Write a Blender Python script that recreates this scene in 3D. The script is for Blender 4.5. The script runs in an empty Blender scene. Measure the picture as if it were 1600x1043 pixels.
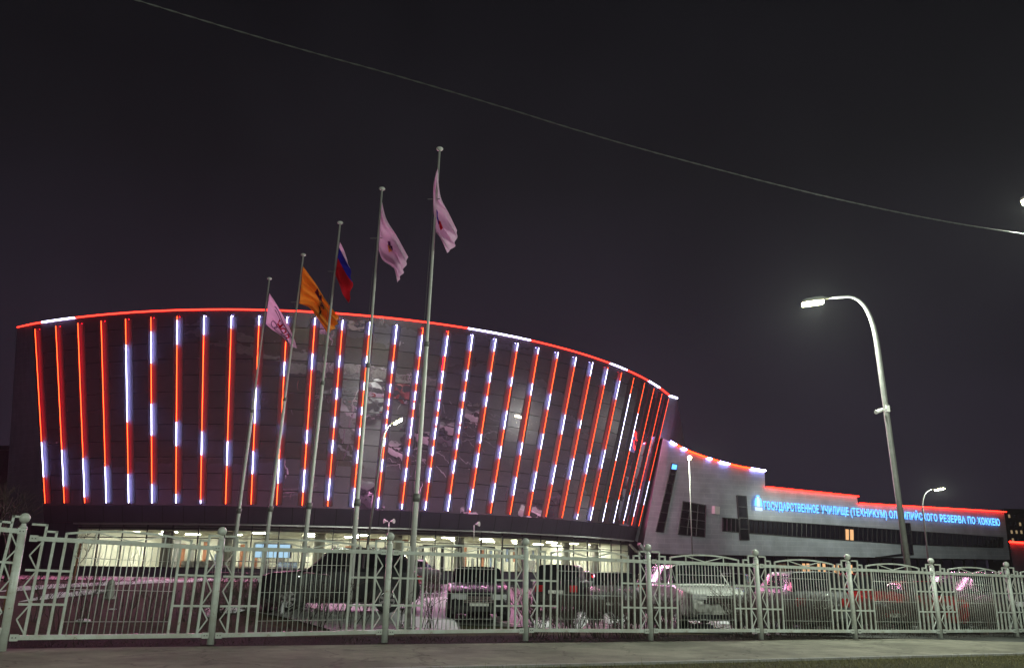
import bpy, bmesh, math, random
from math import sin, cos, tan, pi, radians as R, atan2, sqrt
from mathutils import Vector, Matrix
from mathutils.bvhtree import BVHTree
random.seed(7)
S = bpy.context.scene
COL = S.collection
# ------------------------------------------------------------------ camera, world, exposure
F, PITCH, ROLL, EYE = 1264.2, 0.28658, 0.01286, 1.55          # focal in photo pixels (1600 wide)
cam_d = bpy.data.cameras.new('camera'); cam = bpy.data.objects.new('camera', cam_d); COL.objects.link(cam)
cam_d.sensor_fit = 'HORIZONTAL'; cam_d.sensor_width = 36; cam_d.lens = F * 36 / 1600
cam_d.clip_start = 0.1; cam_d.clip_end = 3000
cam.matrix_world = (Matrix.Translation((0, 0, EYE)) @ Matrix.Rotation(pi / 2 + PITCH, 4, 'X') @ Matrix.Rotation(ROLL, 4, 'Z'))
S.camera = cam
S.render.engine = 'CYCLES'
S.cycles.use_denoising = True
S.cycles.max_bounces = 6; S.cycles.diffuse_bounces = 2; S.cycles.glossy_bounces = 4; S.cycles.transparent_max_bounces = 10
S.cycles.sample_clamp_indirect = 6.0; S.cycles.caustics_reflective = False; S.cycles.caustics_refractive = False
S.view_settings.view_transform = 'Standard'; S.view_settings.look = 'None'
S.view_settings.exposure = 0; S.view_settings.gamma = 1

W = bpy.data.worlds.new('World'); S.world = W; W.use_nodes = True
nt = W.node_tree; N = nt.nodes; L = nt.links
bg = N['Background']
tc = N.new('ShaderNodeTexCoord'); sep = N.new('ShaderNodeSeparateXYZ'); L.new(tc.outputs['Generated'], sep.inputs[0])
rmp = N.new('ShaderNodeValToRGB'); L.new(sep.outputs['Z'], rmp.inputs[0])           # city glow low in the night sky
e = rmp.color_ramp.elements
e[0].position = 0.0; e[0].color = (.0220, .0172, .0285, 1)
e[1].position = 0.75; e[1].color = (.0042, .0044, .0054, 1)
k = rmp.color_ramp.elements.new(.22); k.color = (.0140, .0118, .0185, 1)
k = rmp.color_ramp.elements.new(.45); k.color = (.0070, .0068, .0086, 1)
nz = N.new('ShaderNodeTexNoise'); nz.inputs['Scale'].default_value = 1.6; nz.inputs['Detail'].default_value = 4; nz.inputs['Roughness'].default_value = .55
L.new(tc.outputs['Generated'], nz.inputs['Vector'])
mr = N.new('ShaderNodeMapRange'); mr.inputs[1].default_value = .3; mr.inputs[2].default_value = .7; mr.inputs[3].default_value = .55; mr.inputs[4].default_value = 1.5
L.new(nz.outputs[0], mr.inputs[0])
mx = N.new('ShaderNodeVectorMath'); mx.operation = 'SCALE'; L.new(rmp.outputs[0], mx.inputs[0]); L.new(mr.outputs[0], mx.inputs['Scale'])
L.new(mx.outputs[0], bg.inputs[0]); bg.inputs[1].default_value = 1.0

# ------------------------------------------------------------------ pixel -> world helpers (photo pixels, 1600 x 1043)
def ray(px, py):
    X = (px - 800) / F; Y = (521.5 - py) / F
    cr, sr = cos(ROLL), sin(ROLL)
    u = X * cr - Y * sr; v = X * sr + Y * cr
    c, s = cos(PITCH), sin(PITCH)
    return Vector((u, c - v * s, s + v * c))
def at(px, py, Y):
    d = ray(px, py); return d * (Y / d.y) + Vector((0, 0, EYE))
def atz(px, py, z):
    d = ray(px, py); return d * ((z - EYE) / d.z) + Vector((0, 0, EYE))
def sm(t):
    t = max(0., min(1., t)); return t * t * (3 - 2 * t)
def fence_y(x): return 17.75 + .473 * x
def gz(x, y):
    z = .158 - .0145 * max(-14, min(30, x))
    d = y - fence_y(x)
    return z + sm((8 - x) / 16) * .55 * sm(d / 30)
def gat(px, py):
    z = .1
    for _ in range(12):
        p = atz(px, py, z); z = gz(p.x, p.y)
    return Vector((p.x, p.y, z))

# ------------------------------------------------------------------ mesh helpers
class MB:
    def __init__(s): s.v = []; s.f = []; s.mi = []; s.uv = {}; s.sm = []
    def vert(s, p): s.v.append(tuple(p)); return len(s.v) - 1
    def face(s, idx, mi=0, uv=None, smooth=False):
        s.f.append(tuple(idx)); s.mi.append(mi); s.sm.append(smooth)
        if uv: s.uv[len(s.f) - 1] = uv
    def poly(s, pts, mi=0, uv=None): s.face([s.vert(p) for p in pts], mi, uv)
    def box(s, c, d, rz=0, mi=0, M=None):
        M = M or (Matrix.Translation(c) @ Matrix.Rotation(rz, 4, 'Z'))
        x, y, z = d[0] / 2, d[1] / 2, d[2] / 2
        b = [s.vert(M @ Vector(q)) for q in ((-x, -y, -z), (x, -y, -z), (x, y, -z), (-x, y, -z), (-x, -y, z), (x, -y, z), (x, y, z), (-x, y, z))]
        for q in ((0, 3, 2, 1), (4, 5, 6, 7), (0, 1, 5, 4), (1, 2, 6, 5), (2, 3, 7, 6), (3, 0, 4, 7)): s.face([b[i] for i in q], mi)
    def bar(s, a, b, w, h, up=(0, 0, 1), mi=0):
        a = Vector(a); b = Vector(b); d = b - a; l = d.length
        if l < 1e-6: return
        d /= l; up = Vector(up); sd = d.cross(up)
        if sd.length < 1e-4: sd = d.cross(Vector((1, 0, 0)))
        sd.normalize(); up = sd.cross(d)
        M = Matrix.Translation((a + b) / 2) @ Matrix((d, sd, up)).transposed().to_4x4()
        s.box(None, (l, w, h), M=M, mi=mi)
    def tube(s, pts, r, n=8, mi=0, caps=True, smooth=True):
        pts = [Vector(p) for p in pts]; m = len(pts)
        rr = r if isinstance(r, (list, tuple)) else [r] * m
        prev = None; rings = []
        for i, p in enumerate(pts):
            d = (pts[min(i + 1, m - 1)] - pts[max(i - 1, 0)]).normalized()
            if prev is None:
                a = Vector((1, 0, 0)) if abs(d.x) < .9 else Vector((0, 1, 0))
                u = d.cross(a).normalized()
            else:
                u = (prev - d * prev.dot(d)).normalized()
            prev = u; w = d.cross(u)
            rings.append([s.vert(p + (u * cos(2 * pi * k / n) + w * sin(2 * pi * k / n)) * rr[i]) for k in range(n)])
        for i in range(m - 1):
            for k in range(n):
                s.face((rings[i][k], rings[i][(k + 1) % n], rings[i + 1][(k + 1) % n], rings[i + 1][k]), mi, smooth=smooth)
        if caps:
            s.face(rings[0][::-1], mi); s.face(rings[-1], mi)
    def lathe(s, c, prof, n=16, mi=0, smooth=True):
        c = Vector(c); rings = [[s.vert(c + Vector((r * cos(2 * pi * k / n), r * sin(2 * pi * k / n), z))) for k in range(n)] for r, z in prof]
        for i in range(len(prof) - 1):
            for k in range(n):
                s.face((rings[i][k], rings[i][(k + 1) % n], rings[i + 1][(k + 1) % n], rings[i + 1][k]), mi, smooth=smooth)
        s.face(rings[0][::-1], mi); s.face(rings[-1], mi)
    def grid(s, fn, us, vs, mi=0, uvfn=None, smooth=False, flip=False):
        g = [[s.vert(fn(u, v)) for v in vs] for u in us]
        for i in range(len(us) - 1):
            for j in range(len(vs) - 1):
                q = [g[i][j], g[i + 1][j], g[i + 1][j + 1], g[i][j + 1]]
                t = [(us[i], vs[j]), (us[i + 1], vs[j]), (us[i + 1], vs[j + 1]), (us[i], vs[j + 1])]
                if flip: q = q[::-1]; t = t[::-1]
                s.face(q, mi, [uvfn(*w) if uvfn else w for w in t], smooth)
    def build(s, name, mats, parent=None, loc=None):
        me = bpy.data.meshes.new(name)
        off = Vector(loc) if loc is not None else (Vector(parent['_o']) if parent and '_o' in parent else Vector((0, 0, 0)))
        me.from_pydata([tuple(Vector(v) - off) for v in s.v], [], s.f)
        for m in (mats if isinstance(mats, (list, tuple)) else [mats]): me.materials.append(m)
        me.polygons.foreach_set('material_index', s.mi); me.polygons.foreach_set('use_smooth', s.sm)
        if s.uv:
            ul = me.uv_layers.new(name='UVMap').data
            for fi, t in s.uv.items():
                for q, li in enumerate(me.polygons[fi].loop_indices): ul[li].uv = t[q]
        me.update()
        o = bpy.data.objects.new(name, me); COL.objects.link(o)
        if parent:
            o.parent = parent
            if '_o' in parent: o['_o'] = parent['_o']
        elif loc is not None: o.location = loc
        return o
def tag(o, label=None, cat=None, group=None, kind=None):
    if label: o['label'] = label
    if cat: o['category'] = cat
    if group: o['group'] = group
    if kind: o['kind'] = kind
    return o
def thing(name, label, cat, loc=(0, 0, 0), group=None):
    o = bpy.data.objects.new(name, None); COL.objects.link(o); o.location = loc; o.empty_display_size = .3
    o['_o'] = tuple(loc)
    return tag(o, label, cat, group)
def kids(o): return [c for c in bpy.data.objects if c.parent == o]
def copy_tree(o, parent=None):
    c = o.copy(); COL.objects.link(c); c.parent = parent
    for ch in kids(o): copy_tree(ch, c)
    return c
def linspace(a, b, n): return [a + (b - a) * i / (n - 1) for i in range(n)]

# ------------------------------------------------------------------ materials
def mat(name, col, rough=.6, metal=0., spec=.5, noise=0., nscale=8., bump=0., bscale=40., coat=0., dark=None):
    m = bpy.data.materials.new(name); m.use_nodes = True; t = m.node_tree; b = t.nodes['Principled BSDF']
    b.inputs['Base Color'].default_value = (*col, 1); b.inputs['Roughness'].default_value = rough
    b.inputs['Metallic'].default_value = metal; b.inputs['Specular IOR Level'].default_value = spec
    b.inputs['Coat Weight'].default_value = coat
    if noise or bump:
        tx = t.nodes.new('ShaderNodeTexCoord')
    if noise:
        n = t.nodes.new('ShaderNodeTexNoise'); n.inputs['Scale'].default_value = nscale; n.inputs['Detail'].default_value = 6; n.inputs['Roughness'].default_value = .65
        t.links.new(tx.outputs['Object'], n.inputs['Vector'])
        r = t.nodes.new('ShaderNodeValToRGB'); r.color_ramp.elements[0].position = .3; r.color_ramp.elements[1].position = .7
        d = dark or tuple(c * (1 - noise) for c in col)
        r.color_ramp.elements[0].color = (*d, 1); r.color_ramp.elements[1].color = (*[min(1, c * (1 + noise * .5)) for c in col], 1)
        t.links.new(n.outputs[0], r.inputs[0]); t.links.new(r.outputs[0], b.inputs['Base Color'])
        r2 = t.nodes.new('ShaderNodeMapRange'); r2.inputs[3].default_value = rough * .8; r2.inputs[4].default_value = min(1, rough * 1.2)
        t.links.new(n.outputs[0], r2.inputs[0]); t.links.new(r2.outputs[0], b.inputs['Roughness'])
    if bump:
        n2 = t.nodes.new('ShaderNodeTexNoise'); n2.inputs['Scale'].default_value = bscale; n2.inputs['Detail'].default_value = 4
        t.links.new(tx.outputs['Object'], n2.inputs['Vector'])
        bp = t.nodes.new('ShaderNodeBump'); bp.inputs['Strength'].default_value = bump; bp.inputs['Distance'].default_value = .03
        t.links.new(n2.outputs[0], bp.inputs['Height']); t.links.new(bp.outputs[0], b.inputs['Normal'])
    return m
def emit(name, col, st=1.):
    m = bpy.data.materials.new(name); m.use_nodes = True; t = m.node_tree; t.nodes.clear()
    e = t.nodes.new('ShaderNodeEmission'); o = t.nodes.new('ShaderNodeOutputMaterial')
    e.inputs[0].default_value = (*col, 1); e.inputs[1].default_value = st; t.links.new(e.outputs[0], o.inputs[0]); return m
def brickmat(name, c1, c2, mortar, bw, bh, ms, rough=.5, metal=0., offset=.5, uv=True, bump=.1, spec=.5):
    m = mat(name, c1, rough, metal, spec); t = m.node_tree; b = t.nodes['Principled BSDF']
    tx = t.nodes.new('ShaderNodeTexCoord'); br = t.nodes.new('ShaderNodeTexBrick')
    t.links.new(tx.outputs['UV' if uv else 'Object'], br.inputs['Vector'])
    br.inputs['Color1'].default_value = (*c1, 1); br.inputs['Color2'].default_value = (*c2, 1); br.inputs['Mortar'].default_value = (*mortar, 1)
    br.inputs['Scale'].default_value = 1; br.inputs['Brick Width'].default_value = bw; br.inputs['Row Height'].default_value = bh
    br.inputs['Mortar Size'].default_value = ms; br.offset = offset; br.inputs['Mortar Smooth'].default_value = .1
    n = t.nodes.new('ShaderNodeTexNoise'); n.inputs['Scale'].default_value = .7; n.inputs['Detail'].default_value = 5
    t.links.new(tx.outputs['Object'], n.inputs['Vector'])
    mp = t.nodes.new('ShaderNodeMapRange'); mp.inputs[1].default_value = .3; mp.inputs[2].default_value = .7; mp.inputs[3].default_value = .82; mp.inputs[4].default_value = 1.1
    t.links.new(n.outputs[0], mp.inputs[0])
    v = t.nodes.new('ShaderNodeVectorMath'); v.operation = 'SCALE'; t.links.new(br.outputs[0], v.inputs[0]); t.links.new(mp.outputs[0], v.inputs['Scale'])
    t.links.new(v.outputs[0], b.inputs['Base Color'])
    bp = t.nodes.new('ShaderNodeBump'); bp.inputs['Strength'].default_value = bump; bp.inputs['Distance'].default_value = .01; bp.invert = True
    t.links.new(br.outputs['Fac'], bp.inputs['Height']); t.links.new(bp.outputs[0], b.inputs['Normal'])
    return m
def glassmat(name, tint, refl=.12):
    m = bpy.data.materials.new(name); m.use_nodes = True; t = m.node_tree; t.nodes.clear()
    o = t.nodes.new('ShaderNodeOutputMaterial'); a = t.nodes.new('ShaderNodeBsdfTransparent'); g = t.nodes.new('ShaderNodeBsdfGlossy')
    a.inputs[0].default_value = (*tint, 1); g.inputs['Roughness'].default_value = .02; g.inputs[0].default_value = (.9, .9, .95, 1)
    fr = t.nodes.new('ShaderNodeFresnel'); fr.inputs[0].default_value = 1.5
    ad = t.nodes.new('ShaderNodeMath'); ad.operation = 'ADD'; ad.inputs[1].default_value = refl; t.links.new(fr.outputs[0], ad.inputs[0])
    x = t.nodes.new('ShaderNodeMixShader'); t.links.new(ad.outputs[0], x.inputs[0]); t.links.new(a.outputs[0], x.inputs[1]); t.links.new(g.outputs[0], x.inputs[2])
    t.links.new(x.outputs[0], o.inputs[0]); return m
def mirrormat(name, refl, dif, rough=.03, fac=.75):
    m = bpy.data.materials.new(name); m.use_nodes = True; t = m.node_tree; t.nodes.clear()
    o = t.nodes.new('ShaderNodeOutputMaterial'); d = t.nodes.new('ShaderNodeBsdfDiffuse'); g = t.nodes.new('ShaderNodeBsdfGlossy')
    d.inputs[0].default_value = (*dif, 1); g.inputs['Roughness'].default_value = rough; g.inputs[0].default_value = (*refl, 1)
    g2 = t.nodes.new('ShaderNodeBsdfGlossy'); g2.inputs['Roughness'].default_value = .32; g2.inputs[0].default_value = (*[c * .09 for c in refl], 1)
    tx = t.nodes.new('ShaderNodeTexCoord'); n = t.nodes.new('ShaderNodeTexNoise'); n.inputs['Scale'].default_value = .8; n.inputs['Detail'].default_value = 2
    t.links.new(tx.outputs['Object'], n.inputs['Vector'])
    bp = t.nodes.new('ShaderNodeBump'); bp.inputs['Strength'].default_value = .13; bp.inputs['Distance'].default_value = .05
    t.links.new(n.outputs[0], bp.inputs['Height']); t.links.new(bp.outputs[0], g.inputs['Normal'])
    a = t.nodes.new('ShaderNodeAddShader'); a2 = t.nodes.new('ShaderNodeAddShader')
    t.links.new(d.outputs[0], a.inputs[0]); t.links.new(g.outputs[0], a.inputs[1])
    t.links.new(a.outputs[0], a2.inputs[0]); t.links.new(g2.outputs[0], a2.inputs[1]); t.links.new(a2.outputs[0], o.inputs[0]); return m
def clothmat(name, col, trans=.45):
    m = bpy.data.materials.new(name); m.use_nodes = True; t = m.node_tree; t.nodes.clear()
    o = t.nodes.new('ShaderNodeOutputMaterial'); d = t.nodes.new('ShaderNodeBsdfDiffuse'); g = t.nodes.new('ShaderNodeBsdfTranslucent')
    d.inputs[0].default_value = (*col, 1); g.inputs[0].default_value = (*col, 1)
    x = t.nodes.new('ShaderNodeMixShader'); x.inputs[0].default_value = trans
    t.links.new(d.outputs[0], x.inputs[1]); t.links.new(g.outputs[0], x.inputs[2]); t.links.new(x.outputs[0], o.inputs[0]); return m

RED = emit('red_led', (8, .64, .12), 1.); WHITE = emit('white_led', (9, 8.8, 13), 1.); RED_E = emit('red_led_edge', (6, .16, .09), 1.)
RED_S = emit('red_led_side', (.8, .006, .015), 1.); WHITE_S = emit('white_led_side', (.40, .40, .85), 1.)        # the diffuser's flanks give less than its face
RED_D = emit('red_led_dim_side', (.26, .003, .016), 1.); WHITE_D = emit('white_led_dim_side', (.12, .12, .26), 1.); RED_B = emit('red_led_back', (22, .05, .34), 1.); WHITE_B = emit('white_led_back', (17, 17, 42), 1.)  # strong back emission added to light a halo on the plate behind
M = dict(
    halo=mat('halo_plate', (.11, .10, .115), .8, spec=.1),
    facade=mirrormat('facade_glass', (.52, .47, .54), (.075, .052, .080), .01),
    fascia=brickmat('fascia_panels', (.055, .045, .07), (.05, .042, .066), (.012, .01, .014), 1.6, 6, .03, .45, offset=0),
    clad=brickmat('grey_cladding', (.41, .43, .49), (.37, .39, .45), (.54, .55, .58), 1.5, .5, .016, .42, .15, offset=.5),  # pale joints: highlights on the panel edges put into the colour
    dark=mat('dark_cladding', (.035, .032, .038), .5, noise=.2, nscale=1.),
    joint=mat('joint_black', (.008, .008, .01), .5),
    frame=mat('dark_frame', (.02, .02, .022), .4),
    alu=mat('aluminium', (.45, .44, .45), .35, .8),
    winglass=mirrormat('dark_window_glass', (.10, .10, .12), (.004, .004, .006), .02),
    lobbyglass=glassmat('lobby_glass', (.93, .95, .9), .03),
    inwall=mat('interior_wall', (.72, .72, .63), .7, noise=.06, nscale=.8), infloor=mat('interior_floor', (.4, .39, .33), .3),
    inceil=mat('interior_ceiling', (.7, .69, .56), .8), incol=mat('interior_column', (.42, .41, .37), .6),
    ingrey=mat('interior_grey', (.2, .2, .2), .6), inblue=mat('interior_blue', (.15, .2, .3), .6), inbrown=mat('interior_brown', (.3, .12, .06), .6),
    celight=emit('ceiling_light', (1, .99, .82), 110), screen=emit('screen', (.42, .66, .9), 1.15), screend=mat('screen_edge', (.03, .03, .04), .3),
    warmwin=emit('warm_window', (1, .55, .25), 1.0), signblue=emit('sign_blue', (.26, .98, 2.6), 1.1), signwhite=emit('sign_white', (.75, .95, 1.3), 1.1),
    paint=mat('white_fence_paint', (.57, .62, .59), .38, noise=.10, nscale=3., dark=(.42, .42, .37)),
    pole=mat('pole_metal', (.58, .58, .55), .4, .15, noise=.15, nscale=2.), chrome=mat('chrome', (.8, .78, .74), .12, 1.),
    galv=mat('galvanised', (.18, .18, .17), .5, .2, noise=.25, nscale=6.), white=mat('white_plastic', (.75, .74, .72), .4),
    lens=emit('lamp_lens', (1., 1., .55), 70), cable=mat('cable_sheath', (.065, .065, .065), .5),
    path=mat('path_asphalt', (.235, .222, .182), .85, spec=.2, noise=.30, nscale=2.2, bump=.5, bscale=55.),
    lot=mat('lot_asphalt', (.072, .073, .068), .55, noise=.35, nscale=.6, bump=.3, bscale=40.),
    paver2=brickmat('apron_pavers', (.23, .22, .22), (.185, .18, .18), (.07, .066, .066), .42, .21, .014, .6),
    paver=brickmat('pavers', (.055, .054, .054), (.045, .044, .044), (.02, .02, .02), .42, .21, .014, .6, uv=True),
    lawn=mat('dry_lawn', (.044, .042, .018), .95, spec=.08, noise=.6, nscale=2.6, bump=.7, bscale=30., dark=(.021, .019, .009)),
    soil=mat('dark_soil', (.012, .010, .007), .95, spec=.08, noise=.6, nscale=7., bump=1., bscale=35.),
    blade=mat('dry_grass', (.20, .175, .075), .8, noise=.45, nscale=5., dark=(.10, .095, .035)),
    snow=mat('old_snow', (.64, .62, .66), .7, noise=.15, nscale=5., bump=.8, bscale=9.),
    kerb=mat('kerb_stone', (.28, .27, .26), .8, noise=.2, nscale=4.), line=mat('line_paint', (.6, .6, .58), .6, noise=.3, nscale=2.),
    bark=mat('bark', (.055, .04, .032), .85, noise=.4, nscale=14.), twig=mat('twig', (.085, .060, .052), .8, noise=.3, nscale=5.), stake=mat('stake_wood', (.23, .10, .05), .8, noise=.3, nscale=8.),
    concrete=mat('concrete', (.33, .32, .30), .8, noise=.2, nscale=5.), stone=mat('stone', (.3, .3, .2), .9, noise=.4, nscale=8., bump=.8, bscale=12.),
    tyre=mat('tyre', (.015, .015, .016), .75), rim=mat('rim', (.45, .45, .46), .25, .9), carglass=mat('car_glass', (.01, .011, .013), .04, 0., .8), plate=mat('number_plate', (.7, .7, .66), .4),
    tail=mat('tail_lamp', (.45, .015, .02), .12, coat=1.), head=mat('head_lamp', (.7, .72, .74), .08, .3, coat=1.), trim=mat('black_trim', (.02, .02, .022), .45),
    far=mat('far_wall', (.05, .045, .045), .9, noise=.2, nscale=.3), backwall=mat('plaster_wall', (.34, .31, .23), .9, noise=.25, nscale=.4), farwin=emit('far_window', (1., .72, .38), .30), farred=RED,
    f_white=clothmat('flag_white', (.90, .74, .86), .74), f_orange=clothmat('flag_orange', (.95, .50, .09), .55), f_blue=clothmat('flag_blue', (.035, .03, .42)),  # white cloth, pink of the facade's light mixed into its colour
    f_red=clothmat('flag_red', (.62, .02, .04)), f_purple=clothmat('flag_purple', (.14, .03, .16)), f_black=clothmat('flag_black', (.025, .015, .02)),
)

# ------------------------------------------------------------------ ground
def drape(mb, fn, us, vs, dz, **kw):
    def g(u, v):
        x, y = fn(u, v); return (x, y, gz(x, y) + dz)
    mb.grid(g, us, vs, smooth=True, **kw)
xs = [-1500, -500, -200, -120] + linspace(-80, 100, 91) + [130, 200, 500, 1500]
ys = [-1500, -400, -150, -80] + linspace(-50, 120, 86) + [150, 220, 500, 1800]
m = MB(); drape(m, lambda x, y: (x, y), xs, ys, 0); tag(m.build('ground', M['lawn']), kind='structure')
FD = Vector((1, .473)).normalized(); FN = Vector((-FD.y, FD.x))                      # along / away from the camera
def fl(s, d):                                                                          # fence coordinates -> plan
    return (0 + FD.x * s + FN.x * d, 17.75 + FD.y * s + FN.y * d)
m = MB(); drape(m, lambda u, v: fl(u, v), linspace(-60, 90, 76), linspace(-3.95, -.16, 5), .02); tag(m.build('path', M['path']), kind='structure')
m = MB(); drape(m, lambda u, v: fl(u, v + (.10 * sin(u * 1.7) if v > 1 else 0)), linspace(-60, 90, 121), linspace(-.16, 1.7, 5), .018); tag(m.build('soil_strip', M['soil']), kind='structure')
m = MB()
for s in range(-60, 90):                                                               # low kerb between path and verge
    a = fl(s, -4.02); b = fl(s + .985, -4.02)
    za, zb = gz(*a), gz(*b)
    m.bar((a[0], a[1], za + .0), (b[0], b[1], zb + .0), .10, .08)
tag(m.build('kerb', M['kerb']), kind='structure')
m = MB(); drape(m, lambda u, v: fl(u, v), linspace(-60, 90, 76), linspace(-31, -19, 5), .02); tag(m.build('road', M['lot']), kind='structure')
# parking lot (right), paved plaza (in front of the hall and round the flagpoles)
LOTL = lambda v: 5.0 - v * .02
m = MB(); drape(m, lambda u, v: (lambda p, q: (p + (q - p) * u, v))(max(-3.5, (v - 23.5) / .473 - 3 if v < 24 else -3.5), 75), linspace(0, 1, 40), linspace(22.5, 79, 34), .022)
tag(m.build('parking_lot', M['lot']), kind='structure')
m = MB()
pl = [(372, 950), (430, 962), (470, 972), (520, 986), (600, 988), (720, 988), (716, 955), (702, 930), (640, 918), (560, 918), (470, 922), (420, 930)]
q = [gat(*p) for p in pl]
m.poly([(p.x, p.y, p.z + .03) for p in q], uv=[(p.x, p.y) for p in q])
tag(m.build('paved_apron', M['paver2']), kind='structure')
m = MB()
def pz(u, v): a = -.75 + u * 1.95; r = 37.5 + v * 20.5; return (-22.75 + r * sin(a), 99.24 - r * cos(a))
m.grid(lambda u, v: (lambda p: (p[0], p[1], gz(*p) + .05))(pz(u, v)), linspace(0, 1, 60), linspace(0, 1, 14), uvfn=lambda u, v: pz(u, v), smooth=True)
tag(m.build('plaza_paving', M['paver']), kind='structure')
m = MB()                                                                               # bay lines
def mark(a, b, w=.11):
    n = max(2, int((Vector(a) - Vector(b)).length / 1.5))
    d = (Vector(b) - Vector(a)).normalized(); nn = Vector((-d.y, d.x)) * w / 2
    m.grid(lambda u, v: (lambda p: (p.x, p.y, gz(p.x, p.y) + .04))(Vector(a).lerp(Vector(b), u) + nn * v), linspace(0, 1, n), [-1, 1])
for i in range(15):
    x = 1.0 + i * 2.6; a = (x, 40); mark(a, (x + 1.8, 45)); mark((x + 1.8, 45), (x + .2, 50))
for i in range(14):
    s = 3 + i * 2.7; mark(fl(s, 2.6), fl(s - 1., 7.4))
mark((1, 45), (39, 45))
tag(m.build('bay_lines', M['line']), kind='structure')
# snow remnants, lit pink by the facade
m = MB()
def snow(pts, h=.07, n=0):
    q = [gat(*p) for p in pts]; c = sum(q, Vector()) / len(q); ring = []
    for i in range(len(q)):
        a, b = q[i], q[(i + 1) % len(q)]
        for t in (0, .33, .66):
            p = a.lerp(b, t); p += (p - c) * random.uniform(-.06, .06); ring.append(p)
    lv = []
    for s, hh in ((1, 0), (.93, .55), (.75, .9), (.45, 1)):
        lv.append([m.vert((c.x + (p.x - c.x) * s, c.y + (p.y - c.y) * s, gz(c.x + (p.x - c.x) * s, c.y + (p.y - c.y) * s) + .03 + h * hh * random.uniform(.7, 1.15))) for p in ring])
    k = len(ring)
    for a in range(3):
        for i in range(k): m.face((lv[a][i], lv[a][(i + 1) % k], lv[a + 1][(i + 1) % k], lv[a + 1][i]), smooth=True)
    m.face(lv[3], smooth=True)
for q0, q1, nb in (((18, 915), (340, 908), 60), ((60, 920), (150, 917), 14)):                # ploughed snow bank along the walk
    a, b = gat(*q0), gat(*q1); rows = []
    for k in range(nb):
        c = a.lerp(b, k / (nb - 1)); c.y += .5 * sin(k * .7) + .25 * sin(k * 2.1); hh = .15 * random.uniform(.6, 1.1) * (.4 if k in (0, nb - 1) else 1); w = random.uniform(.9, 1.3)
        rows.append([m.vert((c.x, c.y + o * w, gz(c.x, c.y + o * w) + .01 + hh * f_ * random.uniform(.85, 1.15))) for o, f_ in ((-1, 0), (-.7, .5), (-.25, .95), (.25, 1), (.7, .5), (1, 0))])
    for k in range(nb - 1):
        for q in range(5): m.face((rows[k][q], rows[k + 1][q], rows[k + 1][q + 1], rows[k][q + 1]), smooth=True)
snow([(600, 960), (596, 945), (625, 934), (700, 932), (706, 948), (712, 985), (660, 984), (615, 982)], .12)
snow([(727, 967), (732, 957), (764, 958), (768, 969)], .18); snow([(893, 982), (898, 955), (912, 956), (922, 972), (905, 984)], .2)
snow([(938, 972), (946, 957), (975, 959), (985, 970), (960, 976)], .2); snow([(1048, 982), (1052, 972), (1075, 972), (1082, 981)], .1)
snow([(117, 972), (122, 969), (142, 970), (140, 973)], .03); snow([(170, 950), (178, 948), (183, 950)], .03)
snow([(826, 977), (832, 972), (860, 973), (858, 981), (835, 982)], .08); snow([(1120, 975), (1130, 968), (1142, 970), (1140, 976)], .12)
snow([(318, 925), (330, 936), (350, 945), (385, 951), (400, 948), (360, 938), (330, 926)], .08); snow([(434, 946), (441, 935), (448, 940), (455, 946)], .25)
snow([(466, 947), (472, 939), (480, 944), (478, 949)], .15)
tag(m.build('snow', M['snow']), kind='stuff')

# ------------------------------------------------------------------ the hall: a leaning glass drum segment
CX, CY, RB, TH0, DTH, LEAN, HH, EX, KK, D2, D3 = -22.752963, 99.239434, 39.593594, .37587906, .046171143, .28791426, 13.188378, -.0035251209, -.0036528121, 9.2673055e-05, 4.1305771e-07
def ang(i): return TH0 + DTH * i + D2 * i * i + D3 * i ** 3
def cone(i, e, off=0.):                                                                # strip index (-15..15), height over the eye
    r = RB + LEAN * (e - 4.5) + off; th = ang(i)
    return Vector((CX + r * sin(th), CY - r * cos(th), EYE + e))
def etop(i): return 4.5 + HH + EX * i + KK * i * i
arena = thing('arena_building', 'large ice arena with outward leaning curved mirror glass front striped with red and white light', 'arena', (-20, 62, .8))
IL, IR = -15.25, 15.3
idx = [IL] + list(range(-15, 16)) + [IR]
ROWS = 12
m = MB(); mj = MB()
for a in range(len(idx) - 1):
    i0, i1 = idx[a], idx[a + 1]
    for r in range(ROWS):
        def q(i, rr): 
            t0 = 4.35; t1 = etop(i) + .48
            return cone(i, t0 + (t1 - t0) * rr / ROWS)
        p = [q(i0, r), q(i1, r), q(i1, r + 1), q(i0, r + 1)]
        c = sum(p, Vector()) / 4; nn = (p[1] - p[0]).cross(p[3] - p[0]).normalized()
        ta, tb = random.gauss(0, .006), random.gauss(0, .006)                       # every pane sits a hair off true
        ux = (p[1] - p[0]).normalized(); uy = (p[3] - p[0]).normalized()
        p = [c + (v - c) - ux * ((v - c).dot(ux) * .008) - uy * ((v - c).dot(uy) * .04) for v in p]
        p = [v + nn * ((v - c).dot(ux) * ta + (v - c).dot(uy) * tb) for v in p]
        m.poly(p)
        if a == 0 or True:
            mj.poly([q(i0, r) - nn * .05, q(i1, r) - nn * .05, q(i1, r + 1) - nn * .05, q(i0, r + 1) - nn * .05])
gl = m.build('glass_facade', M['facade'], arena)
mj.build('panel_joints', M['joint'], gl)
m = MB()
ii = linspace(IL, IR, 60)
EF = 3.17
m.grid(lambda i, e: cone(i, e, .02), ii, [EF, 4.35], uvfn=lambda i, e: (i * 1.83, e))
m.grid(lambda i, o: cone(i, EF, .02) + Vector((-sin(ang(i)), cos(ang(i)), 0)) * o, ii, [0, 1.2], uvfn=lambda i, o: (i * 1.83, o), flip=True)
m.build('fascia_band', M['fascia'], arena)
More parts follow.
